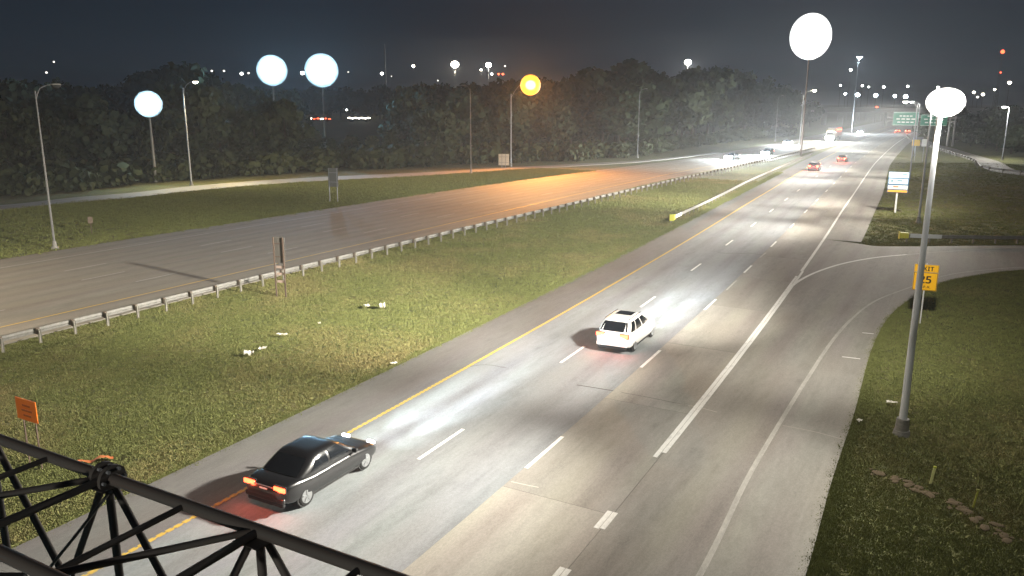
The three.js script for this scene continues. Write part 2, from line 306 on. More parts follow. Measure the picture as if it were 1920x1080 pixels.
{
  const path = [gp(1708, 456), gp(1760, 458), gp(1840, 459), gp(1919, 460), [58, 71.6], [76, 72.2]].map(([x, f], i) => [x, f + 0.9]);
  const { t, c } = guardrail('guardrail with a yellow striped nose along the inside of the exit ramp', path, 1, 1.905, () => 0);
  endNose(t, c, 1);
}
guardrail('distant guardrail beside the slip road under the dark trees', offset(slip, -3.4).filter((_, i) => i % 3 === 0), 1, 3.81, () => 0);
function endNose(t, c, side) {
  const p = c.getPointAt(0), tan = c.getTangentAt(0), a = Math.atan2(-tan.z, tan.x), x = p.x - tan.z * side * 0.27, z = p.z + tan.x * side * 0.27;
  const head = part('impact_head', rbox(0.75, 0.5, 0.42, 0.05), std({ color: col(0.72, 0.66, 0.06), roughness: 0.45 }), t); head.position.set(x - tan.x * 0.3, 0.6, z - tan.z * 0.3); head.rotation.y = a;
  const face = part('impact_plate', rbox(0.04, 0.66, 0.5, 0.015), std({ color: col(0.8, 0.75, 0.1), roughness: 0.4 }), t); face.position.set(x - tan.x * 0.7, 0.6, z - tan.z * 0.7); face.rotation.y = a;
  const slv = part('reflective_sleeve', rbox(2.6, 0.36, 0.03, 0.01), std({ color: col(0.72, 0.74, 0.75), roughness: 0.4 }), t); slv.position.set(x + tan.x * 1.5 - tan.z * side * 0.1, 0.6, z + tan.z * 1.5 + tan.x * side * 0.1); slv.rotation.y = a;
}

// ---------------------------------------------------------------- street lamps
function lampPole(label, [x, f], h, opt = {}) {
  const { arm = 2.4, dir = 0, lit = null, power = 0, spots = null, group, r = 0.13, mat = M.galv, name = 'street_lamp', rise = 0.5, glowSize = 1, spotPower = 0, tint, globe = 0, off = 0.35, out = 0, bulge = 0 } = opt;
  const t = thing(name, label, 'street lamp', [x, 0, -f], 0, group);
  part('base_plate', [new THREE.CylinderGeometry(0.28, 0.32, 0.22, 10).translate(0, 0.03, 0), new THREE.CylinderGeometry(r * 1.5, r * 1.7, 0.5, 12).translate(0, 0.35, 0)], M.galvDull, t);
  part('pole', new THREE.CylinderGeometry(r * 0.52, r, h, 14).translate(0, h / 2, 0), mat, t);
  const dx = Math.cos(dir), dz = -Math.sin(dir), tip = V(dx * arm, h + rise, dz * arm);
  if (arm > 0.3) part('arm', tube([V(0, h - 0.7, 0), V(dx * arm * 0.3, h + rise * 0.35, dz * arm * 0.3), V(dx * arm * 0.7, h + rise * 0.85, dz * arm * 0.7), tip], 0.035, 6, 12), mat, t);
  const head = part('lamp_head', new THREE.SphereGeometry(1, 14, 8, 0, Math.PI * 2, 0, Math.PI / 2).scale(0.42 * glowSize, 0.15, 0.19 * glowSize).rotateY(dir).translate(tip.x + dx * off, tip.y, tip.z + dz * off), M.galvDull, t);
  const lens = part('lamp_lens', globe ? new THREE.SphereGeometry(globe, 18, 12).scale(1, 0.9, 1).translate(tip.x + dx * off, tip.y - globe * 0.95, tip.z + dz * off) : bulge ? new THREE.SphereGeometry(1, 20, 14).scale(0.3, 0.22, 0.22).translate(tip.x + dx * off, tip.y - 0.22, tip.z + dz * off) : new THREE.SphereGeometry(1, 14, 8, 0, Math.PI * 2, Math.PI / 2, Math.PI / 2).scale(0.38 * glowSize, 0.3 * glowSize, 0.18 * glowSize).rotateY(dir).translate(tip.x + dx * off, tip.y - 0.004, tip.z + dz * off), lit ?? M.dark, head);
  if (globe) part('halo_globe', new THREE.SphereGeometry(globe * 2.0, 28, 18).translate(tip.x + dx * off, tip.y - globe * 0.95, tip.z + dz * off), frostedAmber, head);  // made-up outer globe, gives the orange lamp a soft halo
  if (bulge) part('halo_globe', new THREE.SphereGeometry(0.62, 28, 18).scale(1, 0.8, 1).translate(tip.x + dx * off, tip.y - 0.22, tip.z + dz * off), frosted, head);  // added globe that spreads the near lamp into a glow
  const lx = tip.x + dx * off, lz = tip.z + dz * off, c = tint ?? (lit ? lit.emissive : null);
  if (power) { const l = new THREE.PointLight(c, power); l.name = 'lamp_light'; l.position.set(lx, tip.y - Math.max(0.34 * glowSize, globe * 2 + 0.05, bulge * 0.95), lz); l.shadow.radius = 26; l.castShadow = true; t.add(l); }
  if (spots) for (const [tx, tf, pw, cone] of spots) {
    const l = new THREE.SpotLight(c, pw ?? spotPower, 0, cone ?? 0.95, cone ? 1 : 0.85); l.name = 'lamp_beam'; l.position.set(lx, out ? tip.y - globe : tip.y - Math.max(0.34 * glowSize, globe * 2 + 0.05, bulge * 0.95), lz + out); l.target.position.set(tx - x, 0, -tf + f); l.shadow.radius = 26; l.castShadow = true; t.add(l, l.target);
  }
  return t;
}
const roadTint = col(1, 0.945, 0.83);
const rowSpots = (s, u) => [rp(s + 17, u - 11), rp(s - 17, u - 11), [...rp(s + 24, u - 27), 13000, 0.5], [...rp(s, u - 27), 7500, 0.5], [...rp(s - 24, u - 27), 13000, 0.5], [...rp(s + 6, u - 54), 17000, 0.42]];
const L1 = gp(1690, 812), L2 = gp(1722, 417), L3 = rp(148, -8), L4 = rp(212, -11);
const toRoad = Math.PI - PSI;   // across the road, to the left
lampPole('tall grey lamp post in the grass beside the exit lane, lamp lit white', L1, 12.4, { bulge: 1, arm: 0, dir: 0, off: 0.16, rise: 0.15, lit: G.white, power: 330, spots: rowSpots(...su(L1)), spotPower: 1150, r: 0.15, mat: M.galvLit, glowSize: 0.9, tint: roadTint });
lampPole('lit lamp post behind the blue services sign in the gore grass', L2, 11.9, { arm: 0, dir: 0, off: 0.2, rise: 0.15, lit: G.white, power: 300, spots: rowSpots(...su(L2)), spotPower: 1500, tint: roadTint });
lampPole('lit lamp post past the gore, beyond the one behind the blue sign', L3, 11.9, { arm: 1.5, dir: toRoad, lit: G.white, power: 150, spots: rowSpots(...su(L3)), spotPower: 1400, tint: roadTint });
lampPole('lit lamp post farther on, before the pair of green signs', L4, 11.9, { arm: 1.5, dir: toRoad, lit: G.white, power: 200, spots: rowSpots(...su(L4)).slice(0, 3), spotPower: 1400, tint: roadTint });
lampPole('lamp post on the eastbound roadside behind the sign truss', rp(-26, 0.5), 12, { arm: 2.5, dir: toRoad, lit: G.white, spots: [rp(-2, -11), rp(0, -20)], spotPower: 950, tint: roadTint });
lampPole('added fill lamp post, out of view on the outer verge of the westbound lanes', rp(13, -67.5), 12, { arm: 2.2, dir: -PSI, lit: G.warm, spots: [[...rp(34, -55), 3000, 0.75], [...rp(14, -50), 900, 0.8], [...rp(20, -36), 5000, 0.42]], tint: col(1, 0.86, 0.66) });  // unseen lamp, added to light the near westbound lanes and median
{
  const h = 26.6, t = thing('mast_lamp', 'tall mast with a ring of dazzling white lamps in the narrow far median', 'street lamp', [67.15, 0, -190]);
  part('pole', new THREE.CylinderGeometry(0.13, 0.24, h, 14).translate(0, h / 2, 0), M.rust, t);
    for (const [y, r, n] of [[0, 1.3, 9], [1.0, 1.1, 8], [-1.0, 1.1, 8], [1.9, 0.5, 4], [-1.9, 0.5, 4]]) {
    const rg = part('lamp_ring', new THREE.TorusGeometry(r, 0.06, 8, 28).rotateX(Math.PI / 2).translate(0, h + y, 0), M.galvDull, t);
    for (let k = 0; k < n; k++) { const a = k * 6.2832 / n + y, x = Math.cos(a) * r, z = Math.sin(a) * r; part('lamp_lens', new THREE.SphereGeometry(0.7, 16, 12).translate(x, h + y, z), G.white, rg); }
  }
  part('halo_globe', new THREE.SphereGeometry(4.5, 32, 22).scale(1, 1.12, 1).translate(0, h, 0), frosted, t);  // oversized globe added as the halo of the mast lamps
  for (const [x, z] of [[-1, 4.8]]) { const l = new THREE.SpotLight(col(1, 0.96, 0.88), 2200, 0, 1.5, 0.3); l.name = 'mast_light'; l.position.set(x, h - 0.3, z); l.target.position.set(x - 34, h - 12, 90); l.shadow.radius = 20; l.castShadow = true; t.add(l, l.target); }
}
lampPole('lit lamp post with a curved arm left of the distant truck', [at(1507, 170, 230).x, 230], 14.2, { arm: 2.6, dir: 0, rise: 1.2, lit: G.warm, power: 1100, glowSize: 1.5 });
lampPole('tall lamp post with a blue white lamp beyond the distant truck', [136.2, 330], 29, { arm: 0, lit: G.blue, power: 3000, r: 0.25, glowSize: 2.5 });
lampPole('lit lamp post at the slip road guardrail on the right', gp(1879, 300), 11.2, { arm: 0.8, dir: Math.PI, rise: 0.2, lit: G.white, power: 900, glowSize: 1.3 });
// beyond the westbound carriageway
const deadG = 'unlit lamp posts along the westbound lanes';
lampPole('unlit thin lamp post standing alone where the verge meets the westbound lanes', gp(103, 465), 13, { arm: 1.2, dir: 0.6, mat: M.galvOld, r: 0.1, group: deadG });
lampPole('pale lamp post on the far side of the entry ramp, small yellow lamp lit', gp(359, 347), 14, { arm: 1.5, dir: 0, rise: 0.9, lit: G.warm, spots: [gp(370, 352), gp(600, 338)], spotPower: 1500, tint: col(1, 0.8, 0.42) });
lampPole('unlit thin post on the verge left of the orange lamp', gp(883, 325), 14.3, { arm: 0.9, dir: Math.PI, mat: M.galvOld, r: 0.1, group: deadG });
lampPole('lamp post with a dazzling orange sodium lamp on a curved arm', gp(958, 312), 13.6, { arm: 3.3, dir: 0, rise: 2.5, lit: G.orange, spots: [gp(1060, 350), gp(960, 365), gp(1180, 325), [3.7, 100, 8500, 1.45]], spotPower: 2300, globe: 0.95, out: 2.1, glowSize: 1.6, tint: col(1, 0.4, 0.08) });
lampPole('unlit thin lamp post right of the orange lamp, before the wood', gp(1195, 295), 14.4, { arm: 1, dir: 0, mat: M.galvOld, r: 0.1, group: deadG });
lampPole('unlit thin lamp post against the wood above the oncoming cars', [84, 262], 13.5, { arm: 1, dir: 0, mat: M.galvOld, r: 0.1, group: deadG });
// floodlights over the wood
function floodMast(label, px, py, fwd, n, power, k = 1) {
  const p = at(px, py, fwd), t = thing('floodlight_mast', label, 'floodlight', [p.x, 0, p.z], Math.atan2(-p.x, -p.z));
  part('pole', new THREE.CylinderGeometry(0.12, 0.25, p.y, 10).translate(0, p.y / 2, -0.3), M.galvDull, t);
  part('crossbar', box(3.4, 0.12, 0.12, 0, p.y, -0.33), M.galvDull, t);
  const spots = [[0, 0]]; for (let i = 0; i < 6; i++) spots.push([Math.cos(i * 1.0472) * 0.95 * k, Math.sin(i * 1.0472) * 0.95 * k]); for (let i = 0; i < n - 7; i++) spots.push([Math.cos(i * 6.2832 / (n - 7)) * 2.05 * k, Math.sin(i * 6.2832 / (n - 7)) * 2.05 * k]);
  part('frame', [0.95].map((r) => new THREE.TorusGeometry(r * k, 0.06, 6, 30).translate(0, p.y, -0.2)), M.galvDull, t);
  for (const [x, y] of spots) {
    const hd = part('lamp_head', new THREE.CylinderGeometry(0.52 * k, 0.34 * k, 0.5, 18).rotateX(Math.PI / 2).translate(x, p.y + y, 0), M.galvDull, t);
    part('lamp_lens', new THREE.SphereGeometry(0.6 * k, 18, 8, 0, 6.2832, 0, 1.3).rotateX(Math.PI / 2).scale(1, 1, 0.5).translate(x, p.y + y, 0.16), G.blue, hd);
  }
  part('halo_globe', new THREE.SphereGeometry(3.6 * k, 32, 20).translate(0, p.y, 0), frostedBlue, t);  // added globe, stands in for the blue glow round the floodlight
  const l = new THREE.SpotLight(col(0.36, 0.7, 1), power, 0, 1.5, 0.3); l.name = 'flood_light'; l.position.set(0, p.y, 3.7 * k); l.target.position.set(0, p.y - 6, 60); l.shadow.radius = 30; l.castShadow = true; t.add(l, l.target);
}
floodMast('blue white floodlight shining low in front of the dark wood', 278, 195, 124, 7, 500, 0.55);
floodMast('left one of two dazzling blue white floodlights above the wood', 510, 132, 200, 7, 3200, 1);
floodMast('right one of two dazzling blue white floodlights above the wood', 603, 132, 200, 7, 3800, 1.1);

// ---------------------------------------------------------------- small lamps far away
function farLamp(px, py, fwd, size, m, label, group, power = 0, tall = true) {
  const p = at(px, py, fwd), r = size * (power ? 0.85 : 0.66) * fwd / F / 2, t = thing('distant_lamp', label, 'distant lamp', [p.x, 0, p.z], 0, group);
  part('lamp_globe', new THREE.SphereGeometry(r, 12, 8).scale(1, 0.85, 1).translate(0, p.y, 0), m, t);
  if (tall) part('pole', new THREE.CylinderGeometry(0.06, 0.12, p.y - r * 0.8, 6).translate(0, (p.y - r * 0.8) / 2, 0), M.galvDull, t);
  if (power) { const l = new THREE.PointLight(m.emissive, power); l.name = 'lamp_light'; l.position.set(0, p.y - r - 0.2, r + 0.3); l.shadow.radius = 10; l.castShadow = true; t.add(l); }
}
{
  const g1 = 'small lamps of the town over the wood', l1 = 'small lit town lamp showing just above the dark wood';
  for (const [px, py, s, m] of [[338, 138, 5, 'white'], [397, 133, 6, 'soft'], [420, 133, 6, 'soft'], [453, 138, 8, 'white'], [466, 137, 6, 'soft'], [567, 137, 10, 'white'], [716, 138, 8, 'white'], [775, 124, 8, 'warm'], [653, 135, 4, 'soft'], [734, 143, 3, 'soft'], [821, 151, 4, 'soft'], [902, 131, 6, 'warm'], [922, 139, 6, 'white'], [947, 124, 5, 'soft'], [1109, 143, 6, 'white'], [1120, 139, 7, 'white'], [811, 172, 3, 'soft'], [101, 116, 5, 'soft'], [87, 136, 6, 'soft']]) farLamp(px, py, 640, s, G[m], l1, g1);
  farLamp(853, 121, 600, 17, G.warm, 'bright yellow white lamp with a thin pole left of the orange lamp', undefined, 3000);
  farLamp(916, 122, 620, 12, G.white, 'bright white lamp over the pair of red lights', undefined, 3000);
  farLamp(1290, 117, 560, 14, G.white, 'single white lamp over the highest treetops', undefined, 5000);
  farLamp(1441, 165, 520, 6, G.white, 'single small white lamp in the trees left of the dazzling mast', undefined, 0);
  farLamp(650, 206, 478, 5, G.white, 'small white lamp low in the wood above the parked trailer', undefined, 0);
  for (const px of [935, 943]) farLamp(px, 139, 630, 6, G.red, 'one of a pair of red lights over the wood', 'pair of red lights over the wood');
  const g2 = 'blue white lamps in a row on the overpass', l2 = 'blue white lamp in the row along the far overpass';
  for (const [px, py, s] of [[1585, 176, 6], [1608, 178, 11], [1642, 179, 10], [1678, 180, 8], [1698, 181, 11]]) farLamp(px, py, 452, s, G.blue, l2, g2, 0);
  const g3 = 'small lamps behind the overpass', l3 = 'small warm lamp behind the row of overpass lamps';
  for (const [px, py, s] of [[1576, 160, 5], [1617, 161, 6], [1629, 163, 5], [1657, 163, 7], [1702, 162, 6], [1595, 131, 7]]) farLamp(px, py, 560, s, G.white, l3, g3);
  const g4 = 'lamps on the right horizon', l4 = 'small lamp on the dark right horizon';
  for (const [px, py, s, m] of [[1759, 164, 7, 'white'], [1804, 176, 5, 'white'], [1801, 182, 5, 'white'], [1826, 173, 7, 'warm'], [1843, 177, 8, 'warm'], [1833, 182, 7, 'soft'], [1865, 168, 6, 'warm'], [1893, 155, 9, 'warm']]) farLamp(px, py, 520, s, G[m], l4, g4);
  farLamp(1796, 191, 500, 7, G.red, 'red light right of the near lamp post head');
  farLamp(1644, 201, 455, 6, G.red, 'small red light under the row of overpass lamps');
  // red beacons on a lattice tower
  const p = at(1880, 97, 700), t = thing('radio_tower', 'thin dark tower with red beacons on the right horizon', 'tower', [p.x, 0, p.z]);
  const legs = [0, 1, 2].map((k) => V(Math.cos(k * 2.094), 0, Math.sin(k * 2.094)));
  legs.forEach((d) => part('leg', bar(V(d.x * 1.6, 0, d.z * 1.6), V(d.x * 0.3, p.y - 0.6, d.z * 0.3), 0.12, 0.08, 5), M.rust, t));
  for (let k = 0; k < 16; k++) for (let i = 0; i < 3; i++) { const y0 = k * (p.y - 2) / 16, y1 = (k + 1) * (p.y - 2) / 16, w = (y) => lerp(1.6, 0.3, y / p.y), a = legs[i], b = legs[(i + 1) % 3]; part('brace', bar(V(a.x * w(y0), y0, a.z * w(y0)), V(b.x * w(y1), y1, b.z * w(y1)), 0.05, 0.05, 4), M.rust, t); }
  part('beacon_light', new THREE.SphereGeometry(1.5, 10, 8).translate(0, p.y, 0), G.red, t);
  part('beacon_light', new THREE.SphereGeometry(0.6, 10, 8).translate(0, at(1876, 136, 700).y, 1.2), G.red, t);
  // the tall bare pole over the wood
  const q = at(721, 84, 560), b = thing('flag_pole', 'tall bare pale pole rising over the wood', 'pole', [q.x, 0, q.z]);
  part('pole', new THREE.CylinderGeometry(0.3, 0.5, q.y, 8).translate(0, q.y / 2, 0), M.galv, b);
  part('finial', new THREE.SphereGeometry(0.5, 8, 6).translate(0, q.y, 0), M.galv, b);
}

// ---------------------------------------------------------------- signs
const steel = M.galv;
{ // EXIT 25 M.P.H. on one post behind the near lamp post
  const [x, f] = gp(1725, 606), t = thing('exit_speed_sign', 'yellow EXIT 25 MPH sign on one post behind the near lamp post', 'road sign', [x, 0, -f], -PSI * 0.75);
  const face = (w, h, draw) => { const c = document.createElement('canvas'); c.width = w; c.height = h; const g = c.getContext('2d'); g.fillStyle = '#f0b400'; g.fillRect(0, 0, w, h); g.strokeStyle = '#141008'; g.fillStyle = '#141008'; g.lineWidth = h * 0.022; draw(g, w, h); const q = new THREE.CanvasTexture(c); q.colorSpace = THREE.SRGBColorSpace; return std({ map: q, roughness: 0.4 }); };
  const frame = (g, w, h) => g.strokeRect(10, 10, w - 20, h - 20);
  const top = face(512, 190, (g, w, h) => { frame(g, w, h); g.font = 'bold 150px sans-serif'; g.textAlign = 'center'; g.textBaseline = 'middle'; g.fillText('EXIT', w / 2, h / 2 + 8); });
  const low = face(512, 430, (g, w, h) => { frame(g, w, h); g.font = 'bold 250px sans-serif'; g.textAlign = 'center'; g.textBaseline = 'middle'; g.fillText('25', w / 2, h * 0.4); g.font = 'bold 84px sans-serif'; g.fillText('M.P.H.', w / 2, h * 0.81); });
  const W = 1.24, y0 = 1.93;
  const a = part('speed_panel', rbox(W, 1.04, 0.02, 0.008, 0, y0 + 0.52, 0), std({ color: col(0.5, 0.5, 0.5), roughness: 0.5 }), t); part('print', new THREE.PlaneGeometry(W - 0.01, 1.03).translate(0, y0 + 0.52, 0.013), low, a);
  const b = part('exit_panel', rbox(W, 0.44, 0.02, 0.008, 0, y0 + 1.27, 0), std({ color: col(0.5, 0.5, 0.5), roughness: 0.5 }), t); part('print', new THREE.PlaneGeometry(W - 0.01, 0.43).translate(0, y0 + 1.27, 0.013), top, b);
  part('post', box(0.07, 3.55, 0.07, 0, 1.7, -0.06), std({ color: col(0.5, 0.5, 0.48), roughness: 0.6 }), t);
}
{ // blue services sign with three logo panels
  const [x, f] = gp(1678, 398), t = thing('services_sign', 'blue services sign with pale panels and an orange strip on a white post', 'road sign', [x, 0, -f], -PSI * 0.9);
  part('backing', rbox(2.15, 2.35, 0.05, 0.02, 0, 3.42, 0), std({ color: col(0.02, 0.1, 0.22), roughness: 0.4 }), t);
  const pale = std({ color: col(0.62, 0.74, 0.78), roughness: 0.4 }), cream = std({ color: col(0.78, 0.74, 0.6), roughness: 0.4 }), org = std({ color: col(0.75, 0.36, 0.04), roughness: 0.4 });
  const mark = std({ color: col(0.1, 0.2, 0.26), roughness: 0.5 }), red = std({ color: col(0.7, 0.12, 0.05), roughness: 0.5 });
  const a = part('logo_panel', box(2.03, 0.62, 0.02, 0, 4.24, 0.035), pale, t), b = part('logo_panel', box(1.98, 0.56, 0.02, 0, 3.52, 0.035), pale, t), c = part('logo_panel', box(2.03, 0.42, 0.02, 0, 2.86, 0.035), cream, t);
  part('logo_mark', box(0.5, 0.12, 0.008, 0.6, 4.34, 0.049), mark, a); part('logo_mark', box(0.9, 0.07, 0.008, -0.2, 4.1, 0.049), mark, a);
  part('logo_mark', box(0.55, 0.16, 0.008, 0.15, 3.6, 0.049), mark, b); part('logo_mark', box(0.2, 0.26, 0.008, -0.65, 3.56, 0.049), mark, b);
  part('logo_mark', box(0.55, 0.15, 0.008, -0.2, 2.92, 0.049), red, c);
  part('orange_strip', box(2.03, 0.24, 0.02, 0, 2.42, 0.035), org, t);
  part('post', new THREE.CylinderGeometry(0.09, 0.12, 4.4, 10).translate(0, 2.1, -0.15), std({ color: col(0.72, 0.73, 0.72), roughness: 0.5 }), t);
}
{ // yellow and white plates on a post, farther along the gore
  const [x, f] = gp(1723, 303), t = thing('marker_sign', 'small yellow plate and white plate side by side past the gore', 'road sign', [x, 0, -f], -PSI);
  const p = at(1720, 268, f);
  part('yellow_plate', rbox(1.5, 1.3, 0.04, 0.02, -0.95, p.y, 0), std({ color: col(0.75, 0.48, 0.05), roughness: 0.5 }), t);
  part('white_plate', rbox(0.95, 1.5, 0.04, 0.02, 0.6, p.y + 0.05, 0), std({ color: col(0.8, 0.8, 0.76), roughness: 0.5 }), t);
  for (const px of [-0.95, 0.6]) part('post', box(0.1, p.y + 0.5, 0.1, px, p.y / 2 + 0.2, -0.08), steel, t);
}
function backSign(label, a, b, yTop, hPanel, w, panelMat, turn, postMat = steel) {    // sign seen from behind, on two posts
  const mx = (a[0] + b[0]) / 2, mf = (a[1] + b[1]) / 2, t = thing('road_sign_back', label, 'road sign', [mx, 0, -mf], turn), gap = Math.hypot(a[0] - b[0], a[1] - b[1]);
  part('panel', rbox(w, hPanel, 0.03, 0.01, 0, yTop - hPanel / 2, -0.08), panelMat, t);
  for (const s of [-1, 1]) part('post', box(0.075, yTop + 0.05, 0.075, s * gap / 2, yTop / 2 - 0.05, 0), postMat, t);
  for (const k of [0.25, 0.75]) part('stiffener', box(w * 0.92, 0.06, 0.04, 0, yTop - hPanel * k, -0.045), postMat, t);
  return t;
}
backSign('grey back of a two post sign in the verge beyond the westbound lanes', gp(618, 378), gp(634, 378), 4.15, 2.3, 1.35, std({ color: col(0.17, 0.18, 0.18), roughness: 0.6 }), -0.25);
backSign('pale back of a square sign on two posts beside the orange lamp post', gp(941, 315), gp(948, 315), 2.6, 2.1, 2.0, std({ color: col(0.62, 0.62, 0.56), roughness: 0.5 }), -0.15);
{
  const t = backSign('dark narrow sign on two rusty posts beside the median guardrail', gp(518, 556), gp(537, 554), 3.85, 1.7, 0.82, std({ color: col(0.12, 0.11, 0.095), roughness: 0.7 }), -0.2, M.rust);
  const pale = std({ color: col(0.45, 0.34, 0.28), roughness: 0.7 });
  for (const y of [1.9, 1.45, 0.95]) part('cross_plate', rbox(0.5, 0.16, 0.03, 0.01, 0, y, -0.05), pale, t);
}
{ // orange work sign facing the eastbound traffic
  const hy = 2.05, [x, f] = gp(52.5, 768, hy), t = thing('orange_work_sign', 'bright orange rectangular work sign on a thin post in the median grass', 'road sign', [x, 0, -f], -PSI);
  part('panel', rbox(1.17, 0.78, 0.03, 0.012, 0, hy, 0.05), M.orangeSign, t);
  for (const y of [0.2, 0.02, -0.16]) part('legend_bar', rbox(0.6 - Math.abs(y - 0.02) * 0.8, 0.07, 0.008, 0.003, 0.04, hy + y - 0.04, 0.069), std({ color: col(0.5, 0.09, 0.01), roughness: 0.6 }), t);
  for (const k of [-0.35, 0.35]) part('post', box(0.04, hy + 0.4, 0.04, k, (hy + 0.4) / 2 - 0.08, 0), M.rust, t);
}
{ // fallen orange strip behind the truss
  const [x, f] = gp(180, 865), t = thing('orange_mesh_strip', 'torn orange strip lying at the grass edge behind the truss', 'litter', [x, -0.02, -f], 0.5);
  const g = new THREE.PlaneGeometry(1.1, 0.22, 14, 3).rotateX(-Math.PI / 2), p = g.attributes.position; for (let i = 0; i < p.count; i++) p.setY(i, 0.09 + 0.06 * Math.sin(p.getX(i) * 9) + 0.05 * rnd()); g.computeVertexNormals();
  part('mesh_strip', g, std({ color: col(0.42, 0.12, 0.03), side: THREE.DoubleSide, roughness: 0.8 }), t);
}
{ // marker post in the verge on the left
  const [x, f] = gp(172, 437), t = thing('object_marker', 'small faded marker plate on a post in the left verge', 'marker post', [x, 0, -f], 0.3);
  part('post', box(0.06, 1.25, 0.06, 0, 0.58, 0), M.rust, t);
  part('plate', rbox(0.42, 0.62, 0.02, 0.008, 0, 1.25, 0.045), std({ color: col(0.2, 0.15, 0.11), roughness: 0.7 }), t);
}
const delin = [[[1745, 905], 0.66, 'pale yellow marker stake with a band at its top in the ditch grass', [0.85, 0.86, 0.4]], [[1825, 950], 0.66, 'thin olive yellow marker stake in the ditch grass', [0.45, 0.46, 0.08]]];
for (const [p, h, label, c] of delin) {
  const [x, f] = gp(...p), t = thing('marker_stake', label, 'marker stake', [x, 0, -f], -0.3), m = std({ color: col(...c), roughness: 0.5 });
  const s = part('stake', rbox(0.085 * (c[0] > 0.6 ? 1 : 0.6), h, 0.03, 0.01, 0, h / 2 - 0.06, 0), m, t); s.rotation.z = -0.12;
  const b = part('band', rbox(0.1, 0.07, 0.045, 0.012, 0, h - 0.09, 0), std({ color: col(c[0] * 0.8, c[1] * 0.85, 0.1), roughness: 0.5 }), t); b.rotation.z = -0.12;
}

// ---------------------------------------------------------------- the sign truss
{
  const s1 = 3.93, s0 = 2.79, yT = 9.13, yB = 7.83, uA = -24.6, uB = 3.2, t = thing('sign_truss', 'dark tubular steel sign truss crossing above the eastbound lanes', 'sign gantry');
  const Q = (u, s, y) => { const [x, f] = rp(s, u); return V(x, y, -f); };
  const chordR = 0.053, pts = [];
  const step = 1.82, first = -6.22;
  for (let u = first - 10 * step; u < uB + 0.1; u += step) pts.push(u);
  for (const [s, y] of [[s1, yT], [s0, yT], [s1, yB], [s0, yB]]) {
    part('chord', bar(Q(uA, s, y), Q(first - 0.05, s, y), 0.048, 0.05, 14), M.truss, t);
    part('chord', bar(Q(first + 0.05, s, y), Q(uB, s, y), chordR, chordR, 14), M.truss, t);
    for (const d of [-0.06, 0.06]) {
      const fl = part('flange', new THREE.CylinderGeometry(0.13, 0.13, 0.035, 18), M.truss, t), p = Q(first + d, s, y), ax = Q(1, 0, 0).sub(Q(0, 0, 0)).normalize();
      fl.position.copy(p); fl.quaternion.setFromUnitVectors(V(0, 1, 0), ax);
      for (let k = 0; k < 6; k++) { const a = k * Math.PI / 3; part('bolt', new THREE.CylinderGeometry(0.016, 0.016, 0.09, 6).translate(Math.cos(a) * 0.1, 0, Math.sin(a) * 0.1), M.galv, fl); }
    }
  }
  pts.forEach((u, i) => {
    part('vertical', bar(Q(u, s1, yT), Q(u, s1, yB), 0.036, 0.036, 10), M.truss, t);
    part('vertical', bar(Q(u, s0, yT), Q(u, s0, yB), 0.034, 0.034, 10), M.truss, t);
    for (const y of [yT, yB]) {
      part('lateral', bar(Q(u, s1, y), Q(u, s0, y), 0.033, 0.033, 10), M.truss, t);
      part('lateral', bar(Q(u + step * 0.55, s1, y), Q(u + step * 0.55, s0, y), 0.026, 0.026, 10), M.truss, t);
      part('diagonal', bar(Q(u - 0.02, s1, y), Q(u - step * 0.45, s0, y), 0.028, 0.028, 10), M.truss, t);
    }
    for (const [s, r] of [[s1, 0.032], [s0, 0.028]]) for (const d of [-0.45, 0.55]) part('diagonal', bar(Q(u + 0.03 * Math.sign(d), s, yT), Q(u + step * d, s, yB), r, r, 10), M.truss, t);
    part('gusset', rbox(0.26, 0.012, 0.2, 0.004).rotateY(-PSI).translate(...Q(u, s1 - 0.05, yT - 0.05).toArray()), M.truss, t);
  });
  { // the guide sign it carries, facing the traffic
    const g = (w, h2, d, u, s, y) => box(w, h2, d).rotateY(-PSI).translate(...Q(u, s, y).toArray());
    const pn = part('sign_panel', g(18, 3.2, 0.05, -14.2, s0 - 0.22, 7.42), M.tealSteel, t);
    part('panel_edge', g(18, 0.05, 0.09, -14.2, s0 - 0.2, 9.05), std({ color: col(0.5, 0.6, 0.66), roughness: 0.4 }), pn);
  }
  // a cable drooping inside the truss, and a junction box
  part('cable', tube([Q(-6.2, s1, yT - 0.12), Q(-6.2, s1 - 0.25, yT - 0.3), Q(-6.3, s1 - 0.8, yT - 0.8), Q(-6.35, s0 + 0.05, yB + 0.1)], 0.014, 8, 20), M.galvDull, t);
  part('junction_box', rbox(0.42, 0.3, 0.22, 0.02).translate(...Q(-7.25, s1 - 0.5, yB + 0.12).toArray()), M.dark, t);
  for (const u of [uA + 0.3, uB - 0.2]) for (const s of [s0, s1]) part('end_post', bar(Q(u, s, -0.1), Q(u, s, yT + 0.1), 0.14, 0.14, 14), M.truss, t);
  for (const u of [uA + 0.3, uB - 0.2]) part('footing', box(1.2, 0.5, 2.4).rotateY(-PSI).translate(...Q(u, (s0 + s1) / 2, 0.05).toArray()), M.concrete[0], t);
}

